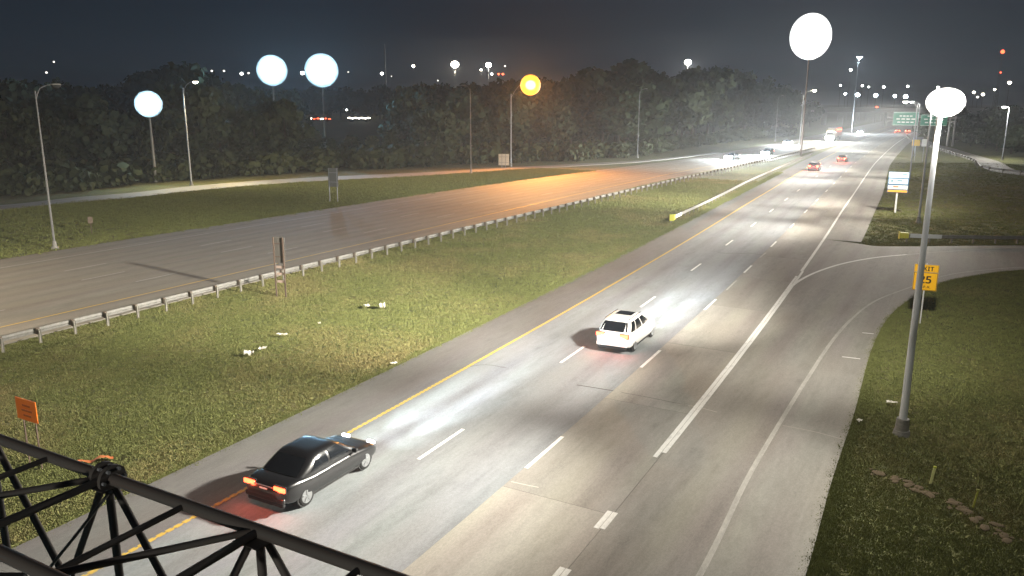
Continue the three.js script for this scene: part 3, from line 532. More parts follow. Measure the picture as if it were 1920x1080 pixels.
// ---------------------------------------------------------------- vehicles
const soft = (a, b, c, n) => Math.min(1, Math.pow(Math.pow(Math.abs(a), n) + Math.pow(Math.abs(b), n) + Math.pow(Math.abs(c), n) + 1e-9, -1 / n));
function shell(L, W, prof, bot, tuck) {                                     // a body skin: prof(c) top height, c from -1 (rear) to 1 (front)
  const g = new THREE.BoxGeometry(2, 2, 2, 16, 12, 40), p = g.attributes.position;
  for (let i = 0; i < p.count; i++) {
    let a = p.getX(i), b = p.getY(i), c = -p.getZ(i); const k = soft(a, b, c, 9); a *= k; b *= k; c *= k;
    const top = prof(c), lo = bot + 0.1 * Math.pow(Math.abs(c), 8), h = (b + 1) / 2;
    const plan = 1 - 0.1 * Math.pow(Math.abs(c), 5), side = 1 - tuck * Math.pow(Math.max(0, h - 0.45) / 0.55, 2) - 0.05 * Math.pow(Math.max(0, 0.4 - h) / 0.4, 2);
    p.setXYZ(i, a * W / 2 * plan * side * 1.04, lerp(lo, top, h), -c * L / 2 * (Math.abs(c) > 0.85 ? 1 - 0.04 * Math.pow(Math.abs(b), 2) * (Math.abs(c) - 0.85) / 0.15 : 1));
  }
  return toCreasedNormals(g, 1.0);
}
function cabin(W, yb, yt, z0, z1, z2, z3, taper) {                           // z0 rear base, z1 rear roof, z2 front roof, z3 front base (forward = -z)
  const at3 = (a, h, c) => {
    let b = h * 2 - 1; const k = soft(a, Math.max(b, 0), c, 7); a *= k; c *= k; if (b > 0) b *= k; h = (b + 1) / 2;
    const zb = lerp(z0, z3, (c + 1) / 2), zt = lerp(z1, z2, (c + 1) / 2), w = W / 2 * (1 - taper * h * h) * (1 - 0.04 * c * c * c * c) * 1.03;
    return V(a * w, lerp(yb, yt, h) + Math.max(0, h - 0.8) * 0.14 * (1 - 0.7 * c * c), -lerp(zb, zt, h));
  };
  const g = new THREE.BoxGeometry(2, 2, 2, 14, 10, 20), p = g.attributes.position;
  for (let i = 0; i < p.count; i++) { const v = at3(p.getX(i), (p.getY(i) + 1) / 2, -p.getZ(i)); p.setXYZ(i, v.x, v.y, v.z); }
  return { geo: toCreasedNormals(g, 1.0), at3 };
}
function patch(fn, n = 5, m = 5) {                                            // a small curved panel from fn(u, v)
  const P = [], U = [], I = [];
  for (let j = 0; j <= m; j++) for (let i = 0; i <= n; i++) { const v = fn(i / n, j / m); P.push(v.x, v.y, v.z); U.push(i / n, j / m); }
  for (let j = 0; j < m; j++) for (let i = 0; i < n; i++) { const k = j * (n + 1) + i; I.push(k, k + 1, k + n + 1, k + 1, k + n + 2, k + n + 1); }
  const g = new THREE.BufferGeometry(); g.setAttribute('position', new THREE.Float32BufferAttribute(P, 3)); g.setAttribute('uv', new THREE.Float32BufferAttribute(U, 2)); g.setIndex(I); g.computeVertexNormals(); return g;
}
const wheelGeo = (() => ({ tyre: new THREE.TorusGeometry(0.245, 0.095, 10, 26).rotateY(Math.PI / 2).scale(1.15, 1, 1), rim: mergeGeometries([new THREE.CylinderGeometry(0.225, 0.225, 0.15, 22).rotateZ(Math.PI / 2), ...[0, 1, 2, 3, 4].map((k) => new THREE.BoxGeometry(0.03, 0.2, 0.05).translate(0.08, 0.1, 0).rotateX(k * 1.2566))]) }))();
function car(label, [x, f], heading, o) {
  const { L = 4.7, W = 1.84, suv = false, color = paint(0.02, 0.02, 0.022), lights = 'none', group, tail = 6, beam: beamPower = 0, fine = true, redPower = 0 } = o;
  const t = thing(o.name ?? 'car', label, 'car', [x, 0, -f], heading, group);
  const belt = suv ? 1.0 : 0.9, roof = suv ? 1.6 : 1.41, hood = suv ? 0.98 : 0.8, deck = suv ? 1.06 : 0.98;
  const prof = (c) => (c > 0.3 ? lerp(belt, hood - 0.16 * Math.pow(Math.max(0, (c - 0.3) / 0.7), 3), Math.min(1, (c - 0.3) / 0.45)) : c < -0.45 ? lerp(belt, deck, Math.min(1, (-c - 0.45) / 0.3)) - (suv ? 0 : 0.05) * Math.pow(-c, 8) : belt);
  part('body', shell(L, W, prof, 0.24, 0.07), color, t);
  const cb = suv ? cabin(W * 0.93, belt - 0.05, roof, -L * 0.492, -L * 0.345, L * 0.07, L * 0.28, 0.22) : cabin(W * 0.92, belt - 0.05, roof, -L * 0.4, -L * 0.19, L * 0.07, L * 0.27, 0.24);
  const rf = part('roof', cb.geo, color, t);
  const push = (v, n, d = 0.012) => v.add(n.clone().multiplyScalar(d));
  part('rear_window', patch((u, v) => push(cb.at3(lerp(-0.86, 0.86, u), lerp(0.24, 0.86, v), -1), V(0, 0.3, 1))), M.glass, t);
  part('windscreen', patch((u, v) => push(cb.at3(lerp(0.88, -0.88, u), lerp(0.12, 0.94, v), 1), V(0, 0.4, -1))), M.glass, t);
  for (const sd of [-1, 1]) for (const [c0, c1] of suv ? [[-0.86, -0.5], [-0.42, 0.12], [0.2, 0.8]] : [[-0.62, -0.02], [0.08, 0.78]])
    part('side_window', patch((u, v) => push(cb.at3(sd, lerp(0.2, 0.88, v), sd > 0 ? lerp(c0, c1, u) : lerp(c1, c0, u)), V(sd, 0.25, 0))), M.glass, t);
  if (o.sunroof) part('sunroof', patch((u, v) => push(cb.at3(lerp(-0.62, 0.62, u), 1, lerp(-0.05, 0.82, v)), V(0, 1, 0), 0.01)), M.glass, t);
  for (const sd of [-1, 1]) {
    for (const z of [L * 0.31, -L * 0.31]) {
      part('wheel_arch', new THREE.CylinderGeometry(0.385, 0.385, 0.05, 24).rotateZ(Math.PI / 2).translate(sd * (W / 2 * 0.945), 0.37, z), M.dark, t);
      const w = part('wheel', new THREE.CylinderGeometry(0.25, 0.25, 0.16, 20).rotateZ(Math.PI / 2), M.dark, t); w.position.set(sd * (W / 2 - 0.09), 0.34, z);
      part('tyre', wheelGeo.tyre, M.rubber, w); const rim = part('rim', wheelGeo.rim, M.rim, w); rim.position.x = sd * 0.04; if (sd < 0) rim.rotation.z = Math.PI;
    }
    const tl = part('tail_light', rbox(suv ? 0.44 : 0.46, suv ? 0.2 : 0.15, 0.1, 0.035, sd * W * 0.335, suv ? 0.93 : 0.83, L / 2 * 0.965), o.tailMat ?? G.red, t);
    if (fine) part('tail_light_frame', rbox(0.5, 0.24, 0.06, 0.03, sd * W * 0.335, suv ? 0.93 : 0.83, L / 2 * 0.952), M.dark, t);
    part('head_light', rbox(o.bulb ? 0.66 : 0.32, o.bulb ? 0.46 : 0.12, o.bulb ? 0.24 : 0.1, 0.04, sd * W * 0.3, 0.64, -L / 2 * (o.bulb ? 0.96 : 0.95)), G.head, t);
    if (fine) part('mirror', rbox(0.2, 0.13, 0.1, 0.03, sd * (W / 2 + 0.06), belt + 0.06, -L * 0.18), color, t);
    if (fine) part('door_handle', rbox(0.025, 0.03, 0.17, 0.008, sd * (W / 2 * 0.99), belt - 0.14, 0.35), M.rim, t);
    if (fine && suv) part('roof_rail', bar(V(sd * W * 0.33, roof + 0.04, -L * 0.05), V(sd * W * 0.33, roof + 0.03, L * 0.34), 0.018, 0.018, 6), M.dark, t);
  }
  part('bumper', rbox(W * 0.86, 0.17, 0.14, 0.05, 0, 0.46, L / 2 * 0.965), o.bumper ?? color, t);
  if (fine) { part('lower_valance', rbox(W * 0.8, 0.16, 0.12, 0.04, 0, 0.31, L / 2 * 0.95), M.dark, t); part('tail_trim', rbox(W * 0.4, 0.035, 0.03, 0.01, 0, suv ? 0.93 : 0.86, L / 2 * 0.99), M.rim, t); for (const sd of [-1, 1]) part('sill', rbox(0.05, 0.12, L * 0.5, 0.02, sd * W / 2 * 0.96, 0.28, 0), M.dark, t); }
  part('licence_plate', rbox(0.31, 0.16, 0.02, 0.005, 0, suv ? 0.78 : 0.72, L / 2 * 0.99), std({ color: col(0.75, 0.75, 0.72), roughness: 0.4 }), t);
  if (beamPower) for (const sd of [-1, 1]) {
    const l = new THREE.SpotLight(col(0.84, 0.95, 1), beamPower, 0, o.cone ?? 0.36, 1); l.name = 'head_light_beam'; l.position.set(sd * W * 0.345, 0.7, -L / 2 - 0.1); l.target.position.set(sd * (o.wide ? 1.3 : 0.9) + (o.aimX ?? 0), o.aimY ?? -0.1, -L / 2 - (o.aim ?? 17)); l.shadow.radius = 4; l.castShadow = true; t.add(l, l.target);
  }
  if (o.wide) for (const sd of [-1, 1]) for (const [pw, cn, dist] of [[o.wide, 0.75, 14], [850, 0.3, 24]]) { const l = new THREE.SpotLight(col(0.84, 0.95, 1), pw, 0, cn, 1); l.name = 'dipped_beam'; l.position.set(sd * W * 0.3, 0.7, -L / 2 - 0.12); l.target.position.set(sd * 1.2 + dist * 0.03, 0.3, -L / 2 - dist); l.shadow.radius = 9; l.castShadow = true; t.add(l, l.target); }
  if (o.bulb) for (const sd of [-1, 1]) { const l = new THREE.PointLight(col(0.78, 0.9, 1), o.bulb); l.name = 'head_light_glow'; l.position.set(sd * W * 0.32, 0.72, -L / 2 - 0.3); l.shadow.radius = 8; l.castShadow = true; t.add(l); }
  if (redPower) for (const sd of [-1, 1]) { const l = new THREE.PointLight(col(1, 0.1, 0.04), redPower); l.name = 'tail_light_glow'; l.position.set(sd * W * 0.335, 0.84, L / 2 + 0.14); l.shadow.radius = 5; l.castShadow = true; t.add(l); }
  return t;
}
const head = (fn, s, d = 4) => { const a = rp(s - d, fn(s - d)), b = rp(s + d, fn(s + d)); return -Math.atan2(b[0] - a[0], b[1] - a[1]); };
const onE = (s, u) => rp(s, yE(s) + u);
car('dark sedan with red tail lights in the lane beside the yellow line', onE(18.4, 1.6), head(yE, 18.4), { name: 'sedan', color: paint(0.009, 0.009, 0.01, 0.3), beam: 3600, redPower: 2.2, aim: 45, aimY: 0.5, cone: 0.15, wide: 36 });
car('white crossover car with dark glass roof and lit red tail lights', onE(38.5, 5.3), head(yE, 38.5), { name: 'crossover_car', suv: true, L: 4.65, W: 1.88, color: paint(0.78, 0.74, 0.7), sunroof: true, beam: 3600, redPower: 3, aim: 45, aimY: 0.5, cone: 0.15, wide: 36 });
car('dark van with red tail lights ahead in the left eastbound lane', onE(158, 1.9), head(yE, 158), { name: 'van', suv: true, L: 5, W: 2, color: paint(0.05, 0.03, 0.035), redPower: 25, tailMat: G.red, fine: false });
car('small dark car with red lights just ahead of the dark van', onE(184, 4.6), head(yE, 184), { color: paint(0.1, 0.04, 0.04), redPower: 30, fine: false });
const farG = 'cars driving away under the green signs', farL = 'tiny car with red tail lights driving away under the green signs';
for (const [s, u] of [[372, 5.5], [372, 9.2], [425, 12.2]]) car(farL, onE(s, u), head(yE, s), { color: paint(0.06, 0.05, 0.05), redPower: 40, fine: false, group: farG });
// oncoming, westbound: headlights towards the camera
const oncoming = [[178, -4.2, 'oncoming car with blinding headlights, first to come along the orange lit lanes', 3600, false], [197, -2.1, 'oncoming car with blinding blue white headlights beside the median guardrail', 5200, true], [248, -9.2, 'oncoming car with blue headlights in the outer lane before the lorry', 5200, false], [352, -1.9, 'oncoming car with small white headlights far behind the lorry', 2500, false]];
for (const [s, u, label, p, suv] of oncoming) { const c = car(label, rp(s, wI(s) + u), head(wI, s) + Math.PI, { suv, color: paint(0.1, 0.1, 0.11), beam: p * 0.35, bulb: 1500, cone: 0.5, aim: 60, aimX: -14, aimY: 2.5, fine: false }); }
{ // lorry with many lamps
  const s = 283, [x, f] = rp(s, wI(s) - 2.2), t = thing('lorry', 'oncoming lorry with a pale box trailer and many blinding lamps', 'lorry', [x, 0, -f], head(wI, s) + Math.PI), body = paint(0.5, 0.47, 0.42, 0.5);
  part('cab', [rbox(2.5, 2.3, 2.2, 0.15, 0, 2.05, -6.4), rbox(2.2, 1.0, 1.6, 0.15, 0, 1.25, -8)], body, t);
  part('windscreen', rbox(2.2, 0.85, 0.06, 0.02, 0, 2.55, -7.51), M.glass, t);
  part('trailer', rbox(2.6, 2.9, 12.5, 0.06, 0, 2.75, 1.6), body, t);
  part('chassis', box(1.2, 0.3, 15, 0, 0.95, 0), M.dark, t);
  for (const sd of [-1, 1]) {
    for (const z of [-7.6, -5, -3.9, 5.6, 6.8]) { const w = part('wheel', new THREE.CylinderGeometry(0.5, 0.5, 0.3, 20).rotateZ(Math.PI / 2), M.rubber, t); w.position.set(sd * 1.05, 0.5, z); }
    part('head_light', rbox(0.95, 0.95, 0.3, 0.14, sd * 0.8, 1.25, -8.8), G.head, t);
    part('fog_light', rbox(0.3, 0.2, 0.14, 0.04, sd * 0.7, 0.6, -8.8), G.head, t);
    const l = new THREE.SpotLight(col(1, 0.98, 0.92), 2200, 0, 0.5, 0.9); l.name = 'head_light_beam'; l.position.set(sd * 0.9, 1.05, -9.05); l.target.position.set(sd - 12, 2.8, -70); l.shadow.radius = 6; l.castShadow = true; t.add(l, l.target);
    const b = new THREE.PointLight(col(1, 0.98, 0.92), 3200); b.name = 'head_light_glow'; b.position.set(sd * 0.9, 1.2, -9.3); b.shadow.radius = 10; b.castShadow = true; t.add(b);
  }
  for (const k of [-2, -1, 0, 1, 2]) part('marker_light', rbox(0.16, 0.1, 0.08, 0.02, k * 0.5, 3.26, -7.4), G.amber, t);
}
// two parked trailers beyond the wood
function trailer(label, px, py, fwd, m, lm) {
  const p = at(px, py, fwd), t = thing('parked_trailer', label, 'trailer', [p.x, 0, p.z], 0.05), n = m ? 7 : 6;
  part('trailer_box', rbox(13, 3, 2.5, 0.08, 0, 2.6, 0), paint(0.16, 0.15, 0.14, 0.6), t);
  part('chassis', box(12.6, 0.35, 1.6, 0, 0.95, 0), M.dark, t);
  for (const x of [-5.2, -4, 3.8]) for (const z of [-1, 1]) { const w = part('wheel', new THREE.CylinderGeometry(0.5, 0.5, 0.3, 16).rotateX(Math.PI / 2), M.rubber, t); w.position.set(x, 0.5, z); }
  for (let k = 0; k < n; k++) part('marker_light', rbox(lm[k % lm.length][1], 0.5, 0.12, 0.04, -5.6 + k * 11 / (n - 1), p.y - (k % 2) * 0.25, 1.28), lm[k % lm.length][0], t);
  return t;
}
trailer('parked trailer outlined by red and orange lights, half hidden by the wood', 601, 222, 480, 0, [[G.warm, 1.6], [G.red, 0.9], [G.red, 1.3]]);
trailer('parked trailer outlined by warm white lights, half hidden by the wood', 674, 221, 476, 1, [[G.warm, 1.5], [G.white, 0.9]]);

// ---------------------------------------------------------------- far structures: sign gantry and overpass
{
  const [gx, gf] = rp(264, -13.5), green = std({ color: col(0.01, 0.22, 0.13), roughness: 0.45 }), white = std({ color: col(0.75, 0.8, 0.76), roughness: 0.5 });
  const t = thing('green_sign_gantry', 'pair of large green direction signs on a gantry over the right lanes', 'sign gantry', [gx, 0, -gf], -PSI);
  for (const [x, w, h] of [[-3.5, 6.6, 3.9], [3.8, 6.8, 3.2]]) {
    const p = part('sign_panel', rbox(w, h, 0.12, 0.05, x, 7.4 + (h - 3.6) / 2, 0), green, t);
    for (const [yy, k] of [[0.9, 0.55], [0.05, 0.8], [-0.85, 0.7]]) for (let i = 0; i < 4; i++) part('legend_bar', box(w * k / 4 * 0.72, 0.34, 0.02, x + (i - 1.5) * w * k / 4, 7.4 + yy, 0.075), white, p);
    part('border', [box(w - 0.2, 0.1, 0.02, x, 7.4 + (h - 3.6) / 2 + h / 2 - 0.14, 0.075), box(w - 0.2, 0.1, 0.02, x, 7.4 + (h - 3.6) / 2 - h / 2 + 0.14, 0.075)], white, p);
  }
  part('beam', box(18, 0.3, 0.3, 0.6, 7.9, -0.4), M.galvDull, t); part('beam', box(18, 0.3, 0.3, 0.6, 6.9, -0.4), M.galvDull, t);
  for (const x of [9.2, 7.9]) part('column', new THREE.CylinderGeometry(0.22, 0.28, 8.4, 12).translate(x, 4.2, -0.4), M.galvDull, t);
}
{
  const [ox, of] = rp(470, -40), t = thing('overpass', 'far concrete overpass crossing the highway under a row of lamps', 'bridge', [ox, 0, -of], -PSI);
  part('deck', box(260, 1.3, 12, 0, 7.6, 0), M.concrete[1], t);
  for (const z of [-5.8, 5.8]) part('parapet', box(260, 0.95, 0.35, 0, 8.72, z), M.concrete[0], t);
  for (const x of [-62, -30, 0, 31, 62]) { part('pier', rbox(1.4, 7, 9, 0.2, x, 3.44, 0), M.concrete[2], t); }
  for (const sd of [-1, 1]) part('abutment', box(60, 7, 14, sd * 105, 3.44, 0), M.concrete[2], t);
}

// ---------------------------------------------------------------- trees
function leafCloud(lobes, n, size) {                                        // many small leaf clumps spread through the crown
  const P = [], Nn = [], I = [], q = new THREE.Vector3(), e = new THREE.Euler(), m = new THREE.Matrix4();
  for (let k = 0; k < n; k++) {
    const [cx, cy, cz, r, ry] = lobes[Math.floor(rnd() * lobes.length)], th = rnd() * 6.283, ph = Math.acos(2 * rnd() - 1), rad = Math.pow(rnd(), 0.42) * (0.85 + 0.3 * rnd());
    const c = V(cx + Math.sin(ph) * Math.cos(th) * r * rad, cy + Math.cos(ph) * ry * rad, cz + Math.sin(ph) * Math.sin(th) * r * rad), s = size * rr(0.6, 1.35);
    m.makeRotationFromEuler(e.set(rnd() * 3, rnd() * 6.28, rnd() * 3)); const b = P.length / 3;
    for (const [x, y, z] of [[-1, -0.2, 0.15], [0, -0.75, -0.1], [1, -0.1, 0.2], [0.25, 0.85, -0.15], [-0.65, 0.6, 0]]) { q.set(x * s, y * s, z * s).applyMatrix4(m).add(c); P.push(q.x, q.y, q.z); q.sub(V(cx, cy, cz)).normalize(); Nn.push(q.x, q.y, q.z); }
    I.push(b, b + 1, b + 4, b + 1, b + 3, b + 4, b + 1, b + 2, b + 3);
  }
  const g = new THREE.BufferGeometry(); g.setAttribute('position', new THREE.Float32BufferAttribute(P, 3)); g.setIndex(I); g.computeVertexNormals(); return g;
}
const leafMats = [[0.034, 0.046, 0.018], [0.042, 0.052, 0.02], [0.03, 0.042, 0.019]].map((c) => std({ color: col(...c), roughness: 0.95, side: THREE.DoubleSide }));
function makeTree(h, spread, nl) {
  const lobes = []; for (let k = 0; k < nl; k++) { const a = k * 2.4 + rnd(), y = h * lerp(0.3, 0.86, k / (nl - 1)), d = spread * 0.55 * Math.sin(Math.PI * lerp(0.3, 0.97, k / nl)); lobes.push([Math.cos(a) * d, y, Math.sin(a) * d, spread * rr(0.36, 0.52), h * rr(0.1, 0.17)]); }
  const limbs = [bar(V(0, -0.3, 0), V(0.1, h * 0.5, 0), h * 0.02, h * 0.011, 8), bar(V(0.1, h * 0.5, 0), V(0, h * 0.85, 0.1), h * 0.011, h * 0.003, 6)];
  for (const l of lobes) limbs.push(bar(V(0.05, h * 0.32 + (l[1] - h * 0.3) * 0.4, 0), V(l[0] * 0.8, l[1], l[2] * 0.8), h * 0.006, h * 0.002, 5));
  return { limbs, crown: leafCloud(lobes, Math.round(900 + 50 * nl), 0.07 * spread + 0.12) };
}
const places = [[100, 'left of the unlit lamp post at the verge'], [359, 'between the unlit verge post and the pale lamp post'], [470, 'between the pale lamp post and the floodlights'], [560, 'under the left one of the two floodlights'], [883, 'between the trailers and the post left of the orange lamp'], [958, 'just left of the orange lamp post'], [1080, 'just right of the orange lamp post'], [1195, 'before the unlit post right of the orange lamp'], [1330, 'past the unlit post right of the orange lamp'], [1430, 'above the first oncoming cars'], [2000, 'left of the tall white mast lamp']];
const woodAt = (px, row) => { const w = places.find(([e]) => px < e)[1]; return [`${row} tree ${w}`, `${row} trees ${w}`]; };
const protos = [[14, 6.5, 8], [16, 6, 9], [12, 6, 7], [18, 7, 10], [10, 5.5, 6]].map(([h, s, n]) => ({ h, ...makeTree(h, s, n) }));
protos.forEach((p) => { p.limbGeo = mergeGeometries(p.limbs.map((g) => { const q = g.toNonIndexed(); return q; })); });
function tree(label, group, x, f, h, y = 0) {
  const p = protos[Math.floor(rnd() * protos.length)], k = h / p.h, t = thing('tree', label, 'tree', [x, y, -f], rnd() * 6.28, group);
  t.scale.set(k * rr(0.9, 1.25), k, k * rr(0.9, 1.25));
  part('trunk', p.limbGeo, M.bark, t); part('crown', p.crown, leafMats[Math.floor(rnd() * 3)], t);
}
const topY = spl([[-200, 150], [0, 140], [100, 150], [200, 158], [330, 118], [400, 140], [450, 158], [560, 165], [700, 162], [860, 158], [960, 150], [1050, 148], [1160, 116], [1220, 120], [1260, 135], [1340, 124], [1400, 140], [1480, 158], [1540, 190], [1700, 200]]);
// the wood: rows at growing distance; the ground between the trailers and the verge is kept low
for (let px = -60; px < 1500; px += rr(26, 40)) {
  const gap = px > 545 && px < 745, row = spl([[-60, 112], [359, 150], [620, 165], [958, 176], [1195, 205], [1405, 300], [1500, 330]])(px) + rr(2, 22) + (px > 860 && px < 1150 ? 16 : 0), p = at(px, topY(px) + rr(0, 26), row);
  if (gap) { tree('low leafy tree in front of the parked trailers', 'low trees before the trailers', p.x, row, rr(4.5, 6.4)); continue; }
  tree(...woodAt(px, 'front row'), p.x, row, Math.max(7, Math.min(24, p.y * rr(0.72, 0.95))));
}
for (let px = -40; px < 1540; px += rr(24, 36)) {
  if (px > 545 && px < 745) continue;
  const row = spl([[-60, 150], [359, 190], [958, 225], [1195, 245], [1405, 350], [1540, 380]])(px) + rr(0, 30), p = at(px, topY(px) + rr(-4, 10), row);
  tree(...woodAt(px, 'taller back row'), p.x, row, Math.max(8, Math.min(30, p.y)));
}
for (let px = 480; px < 800; px += rr(14, 22)) { const f = rr(520, 560), p = at(px, topY(px) + rr(-4, 8), f); tree('tall dark tree behind the parked trailers', 'trees behind the trailers', p.x, f, p.y); }
for (let px = 1740; px < 2000; px += rr(16, 26)) { const f = rr(235, 300), p = at(px, rr(196, 216), f); tree('dark tree behind the slip road on the right', 'trees behind the slip road', p.x, f, Math.max(6, p.y)); }
for (let px = 1765; px < 1990; px += rr(24, 34)) { const f = lerp(262, 172, (px - 1765) / 200), p = at(px, rr(222, 246), f); tree('low dark tree right behind the slip road guardrail', 'low trees at the slip road', p.x, f, Math.max(3.5, p.y)); }
// brush between the trunks
{
  const spots = []; for (let px = -80; px < 1480; px += 7) for (let k = 0; k < 2; k++) { const row = spl([[-80, 108], [20, 105], [130, 112], [359, 128], [620, 145], [958, 164], [1195, 188], [1405, 270], [1480, 300]])(px) + rr(0, 18); spots.push([at(px, 300, row).x, row, rr(1.6, 3.6)]); }
  const g = leafCloud([[0, 0.5, 0, 0.8, 0.5]], 130, 0.17), im = new THREE.InstancedMesh(g, leafMats[1], spots.length), m = new THREE.Matrix4(), q = new THREE.Quaternion();
  spots.forEach(([x, f, h], i) => { q.setFromAxisAngle(V(0, 1, 0), rnd() * 6.28); m.compose(V(x, -0.1, -f), q, V(h * rr(0.8, 1.4), h, h * rr(0.8, 1.4))); im.setMatrixAt(i, m); });
  im.name = 'brush'; tag(im, 'dark tangled brush at the foot of the wood', 'brush', undefined, 'stuff'); im.castShadow = im.receiveShadow = true; scene.add(im);
}

// ---------------------------------------------------------------- grass and litter
function bladeTuft(n, h, spread, lean) {
  const P = [], I = [];
  for (let k = 0; k < n; k++) {
    const a = rnd() * 6.283, d = Math.sqrt(rnd()) * spread, x = Math.cos(a) * d, z = Math.sin(a) * d, b = rnd() * 6.283, w = 0.011 + 0.008 * rnd(), hh = h * rr(0.55, 1.1), lx = Math.cos(b) * lean * hh * rnd(), lz = Math.sin(b) * lean * hh * rnd(), c = rnd() * 6.283, i = P.length / 3;
    P.push(x - Math.cos(c) * w, 0, z - Math.sin(c) * w, x + Math.cos(c) * w, 0, z + Math.sin(c) * w, x + lx * 0.5 + Math.cos(c) * w * 0.7, hh * 0.6, z + lz * 0.5 + Math.sin(c) * w * 0.7, x + lx, hh, z + lz);
    I.push(i, i + 1, i + 2, i, i + 2, i + 3);
  }
  const g = new THREE.BufferGeometry(); g.setAttribute('position', new THREE.Float32BufferAttribute(P, 3)); g.setIndex(I); g.computeVertexNormals(); return g;
}
{
  const spots = [], put = (x, f, s, dry) => { spots.push([x, f, s, dry]); };
  const patchy = (x, f) => nA(x / 60, f / 60) * 0.5 + nB(x / 60, f / 60) * 0.5;
  const inside = (x, f, poly) => { let c = false; for (let i = 0, j = poly.length - 1; i < poly.length; j = i++) { const [xi, yi] = poly[i], [xj, yj] = poly[j]; if ((yi > f) !== (yj > f) && x < (xj - xi) * (f - yi) / (yj - yi) + xi) c = !c; } return c; };
  const near = () => { const t = rnd(); return 6 + 120 * t * t * (0.4 + 0.6 * t); };
  for (let k = 0; k < 105000; k++) {                                          // the median
    const s = near() + rr(0, 6), u0 = wI(s) + 3.5, u1 = yE(s) - 3.0, u = lerp(u0, u1, rnd()), [x, f] = rp(s, u); put(x, f, 1 + s / 80, patchy(x, f));
  }
  for (let k = 0; k < 26000; k++) { const s = rr(4, 150), u = yE(s) - 2.98 + 0.16 * nC(s / 40, 0.3) - Math.pow(rnd(), 2) * 0.5, [x, f] = rp(s, u); put(x, f, 1.1 + s / 120, 0.2); }      // thicker fringe along the shoulder
  const rightPoly = [...grassEdge, [95, 10], [14, -40]];
  for (let k = 0; k < 90000; k++) {                                           // right of the exit lane
    const f = 9 + 52 * Math.pow(rnd(), 1.25), x = rr(5, Math.max(20, f * 0.72 + 6)); if (inside(x, f, rightPoly)) put(x, f, 1 + f / 90, patchy(x, f) * 0.8);
  }
  for (let i = 10; i < grassEdge.length - 12; i++) for (let k = 0; k < 260; k++) { const t = rnd(), a = grassEdge[i], b = grassEdge[i + 1]; put(lerp(a[0], b[0], t) - 0.14 * nC(i * 0.05 + t * 0.05, 0.7) + Math.pow(rnd(), 2) * 0.45, lerp(a[1], b[1], t), 1.35, 0.1); }
  for (let k = 0; k < 52000; k++) {                                           // verge between the westbound lanes and the ramp
    const fi = rr(6, rampNear.length - 14), i = Math.floor(fi), b = [lerp(rampNear[i][0], rampNear[i + 1][0], fi - i), lerp(rampNear[i][1], rampNear[i + 1][1], fi - i)], [s] = su(b), [ox, of] = rp(s, wO(s) - 0.1), t = rnd(); put(lerp(ox, b[0], t) + rr(-1.5, 1.5), lerp(of, b[1], t), 2.3, patchy(b[0], b[1] + t * 9) * 0.5);
  }
  const gore = [...rampLeftEdge.map(([x, f]) => [x, f + 0.1]), ...steps(78, 200, 6).map((s) => rp(s, yE(s) + farEdge(s) + 0.1)), [110, 160], [96, 72]];
  for (let k = 0; k < 40000; k++) { const f = 70 + 100 * Math.pow(rnd(), 1.6), x = rr(28, 104); if (inside(x, f, gore)) put(x, f, 2.0, patchy(x, f) * 0.8); }
  const kinds = [bladeTuft(13, 0.055, 0.17, 1.0), bladeTuft(12, 0.075, 0.16, 1.2), bladeTuft(14, 0.04, 0.19, 0.8)], mats = std({ color: 0xffffff, roughness: 0.95, side: THREE.DoubleSide });
  const lists = [[], [], []]; spots.forEach((p) => lists[Math.floor(rnd() * 3)].push(p));
  const m = new THREE.Matrix4(), q = new THREE.Quaternion(), c = new THREE.Color();
  lists.forEach((list, n) => {
    const im = new THREE.InstancedMesh(kinds[n], mats, list.length);
    list.forEach(([x, f, s, d], i) => {
      q.setFromAxisAngle(V(0, 1, 0), rnd() * 6.28); const k = s * rr(0.75, 1.3); m.compose(V(x, -0.08, -f), q, V(k, k * rr(0.8, 1.2), k)); im.setMatrixAt(i, m);
      const dry = Math.max(0, Math.min(1, (d - 0.45) * 1.8 + rr(-0.2, 0.42))), b = rr(0.75, 1.25); c.setRGB(lerp(0.165, 0.27, dry) * b, lerp(0.18, 0.225, dry) * b, lerp(0.055, 0.095, dry) * b); im.setColorAt(i, c);
    });
    im.name = numbered('grass'); tag(im, ['short uneven grass on the median and verges', 'longer bent grass on the median and verges', 'low creeping grass on the median and verges'][n], 'grass', undefined, 'stuff'); im.castShadow = im.receiveShadow = true; scene.add(im);
  });
}
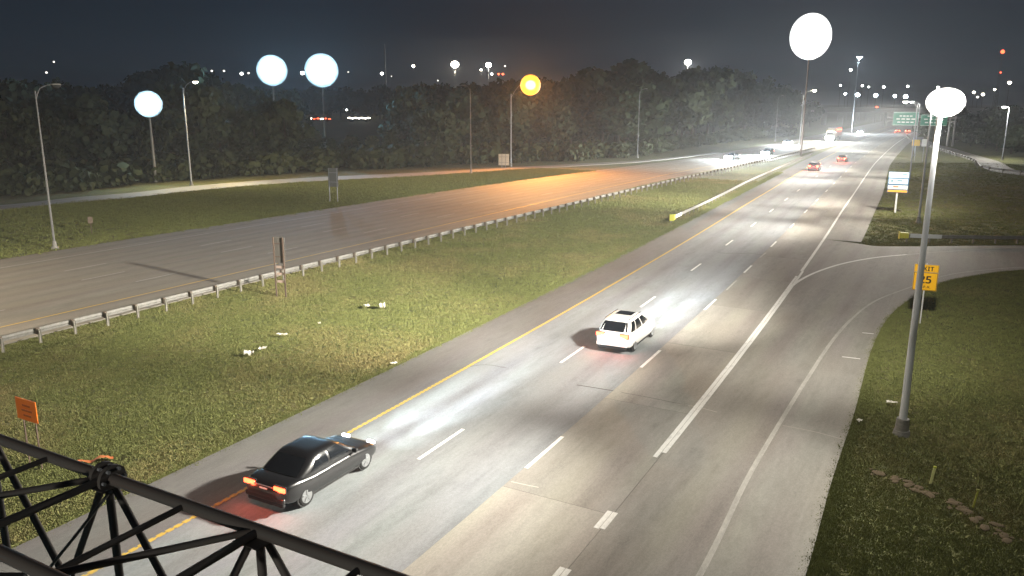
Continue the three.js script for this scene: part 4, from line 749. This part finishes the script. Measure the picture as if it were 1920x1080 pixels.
// bare earth along the ditch on the right
{
  const line0 = smooth([gp(1638, 880), gp(1700, 905), gp(1760, 930), gp(1830, 965), gp(1900, 1010)], 6), t = new THREE.Group(); t.name = 'bare_earth'; t.userData = { kind: 'structure' }; scene.add(t);
  line0.forEach(([x, f], i) => { for (let k = 0; k < 2; k++) { const g = new THREE.DodecahedronGeometry(rr(0.04, 0.15), 1), p = g.attributes.position; for (let n = 0; n < p.count; n++) p.setXYZ(n, p.getX(n) * 1.5, p.getY(n) * 0.35, p.getZ(n)); g.computeVertexNormals(); const o = part('clod', g, M.cutEarth, t); o.position.set(x + rr(-0.3, 0.3), -0.05, -f + rr(-0.15, 0.15)); o.rotation.y = rnd() * 6; } });
}
const scrap = std({ color: col(0.78, 0.74, 0.66), roughness: 0.8, side: THREE.DoubleSide });
function litter(label, px, py, w, d, turn, h = 0.14) {
  const [x, f] = gp(px, py), g = new THREE.PlaneGeometry(w, d, 10, 7).rotateX(-Math.PI / 2), p = g.attributes.position, a = rr(0, 6), b = rr(0, 6);
  for (let i = 0; i < p.count; i++) { const X = p.getX(i) / w, Z = p.getZ(i) / d; p.setXYZ(i, p.getX(i) * (0.75 + 0.5 * nB(Z + a, X + b)), 0.06 + h * nC(X * 0.16 + a, Z * 0.16 + b), p.getZ(i) * (0.7 + 0.6 * nB(X + b, a))); }
  g.computeVertexNormals(); const m = part(numbered('litter'), toCreasedNormals(g, 0.5), scrap, scene); m.position.set(x, 0, -f); m.rotation.y = turn; tag(m, label, 'litter');
}
litter('larger crumpled white scrap in the median, in the pair nearest the truss', 467, 667, 0.5, 0.42, 0.3, 0.24);
litter('narrow white scrap beside the larger one in the median', 493, 658, 0.42, 0.2, 0.9, 0.2);
litter('flat white scrap alone in the median grass uphill of the pair', 529, 631, 0.5, 0.2, -0.25, 0.16);
litter('torn thin white scrap left of the tall one toward the guardrail', 688, 578, 0.3, 0.3, 0.8, 0.25);
litter('tall crumpled white scrap in the median toward the guardrail', 717, 580, 0.32, 0.34, 0.4, 0.42);
litter('tiny white scrap in the middle of the median', 599, 609, 0.14, 0.14, 0.4, 0.12);
litter('flat pale scrap at the edge of the eastbound shoulder', 738, 684, 0.3, 0.16, 0.4, 0.1);
litter('white scrap in the grass left of the near lamp post base', 1672, 758, 0.42, 0.12, -0.4, 0.1);
litter('small pale scrap at the exit lane grass edge', 1611, 793, 0.18, 0.14, 0.4, 0.16);

renderer.render(scene, camera);
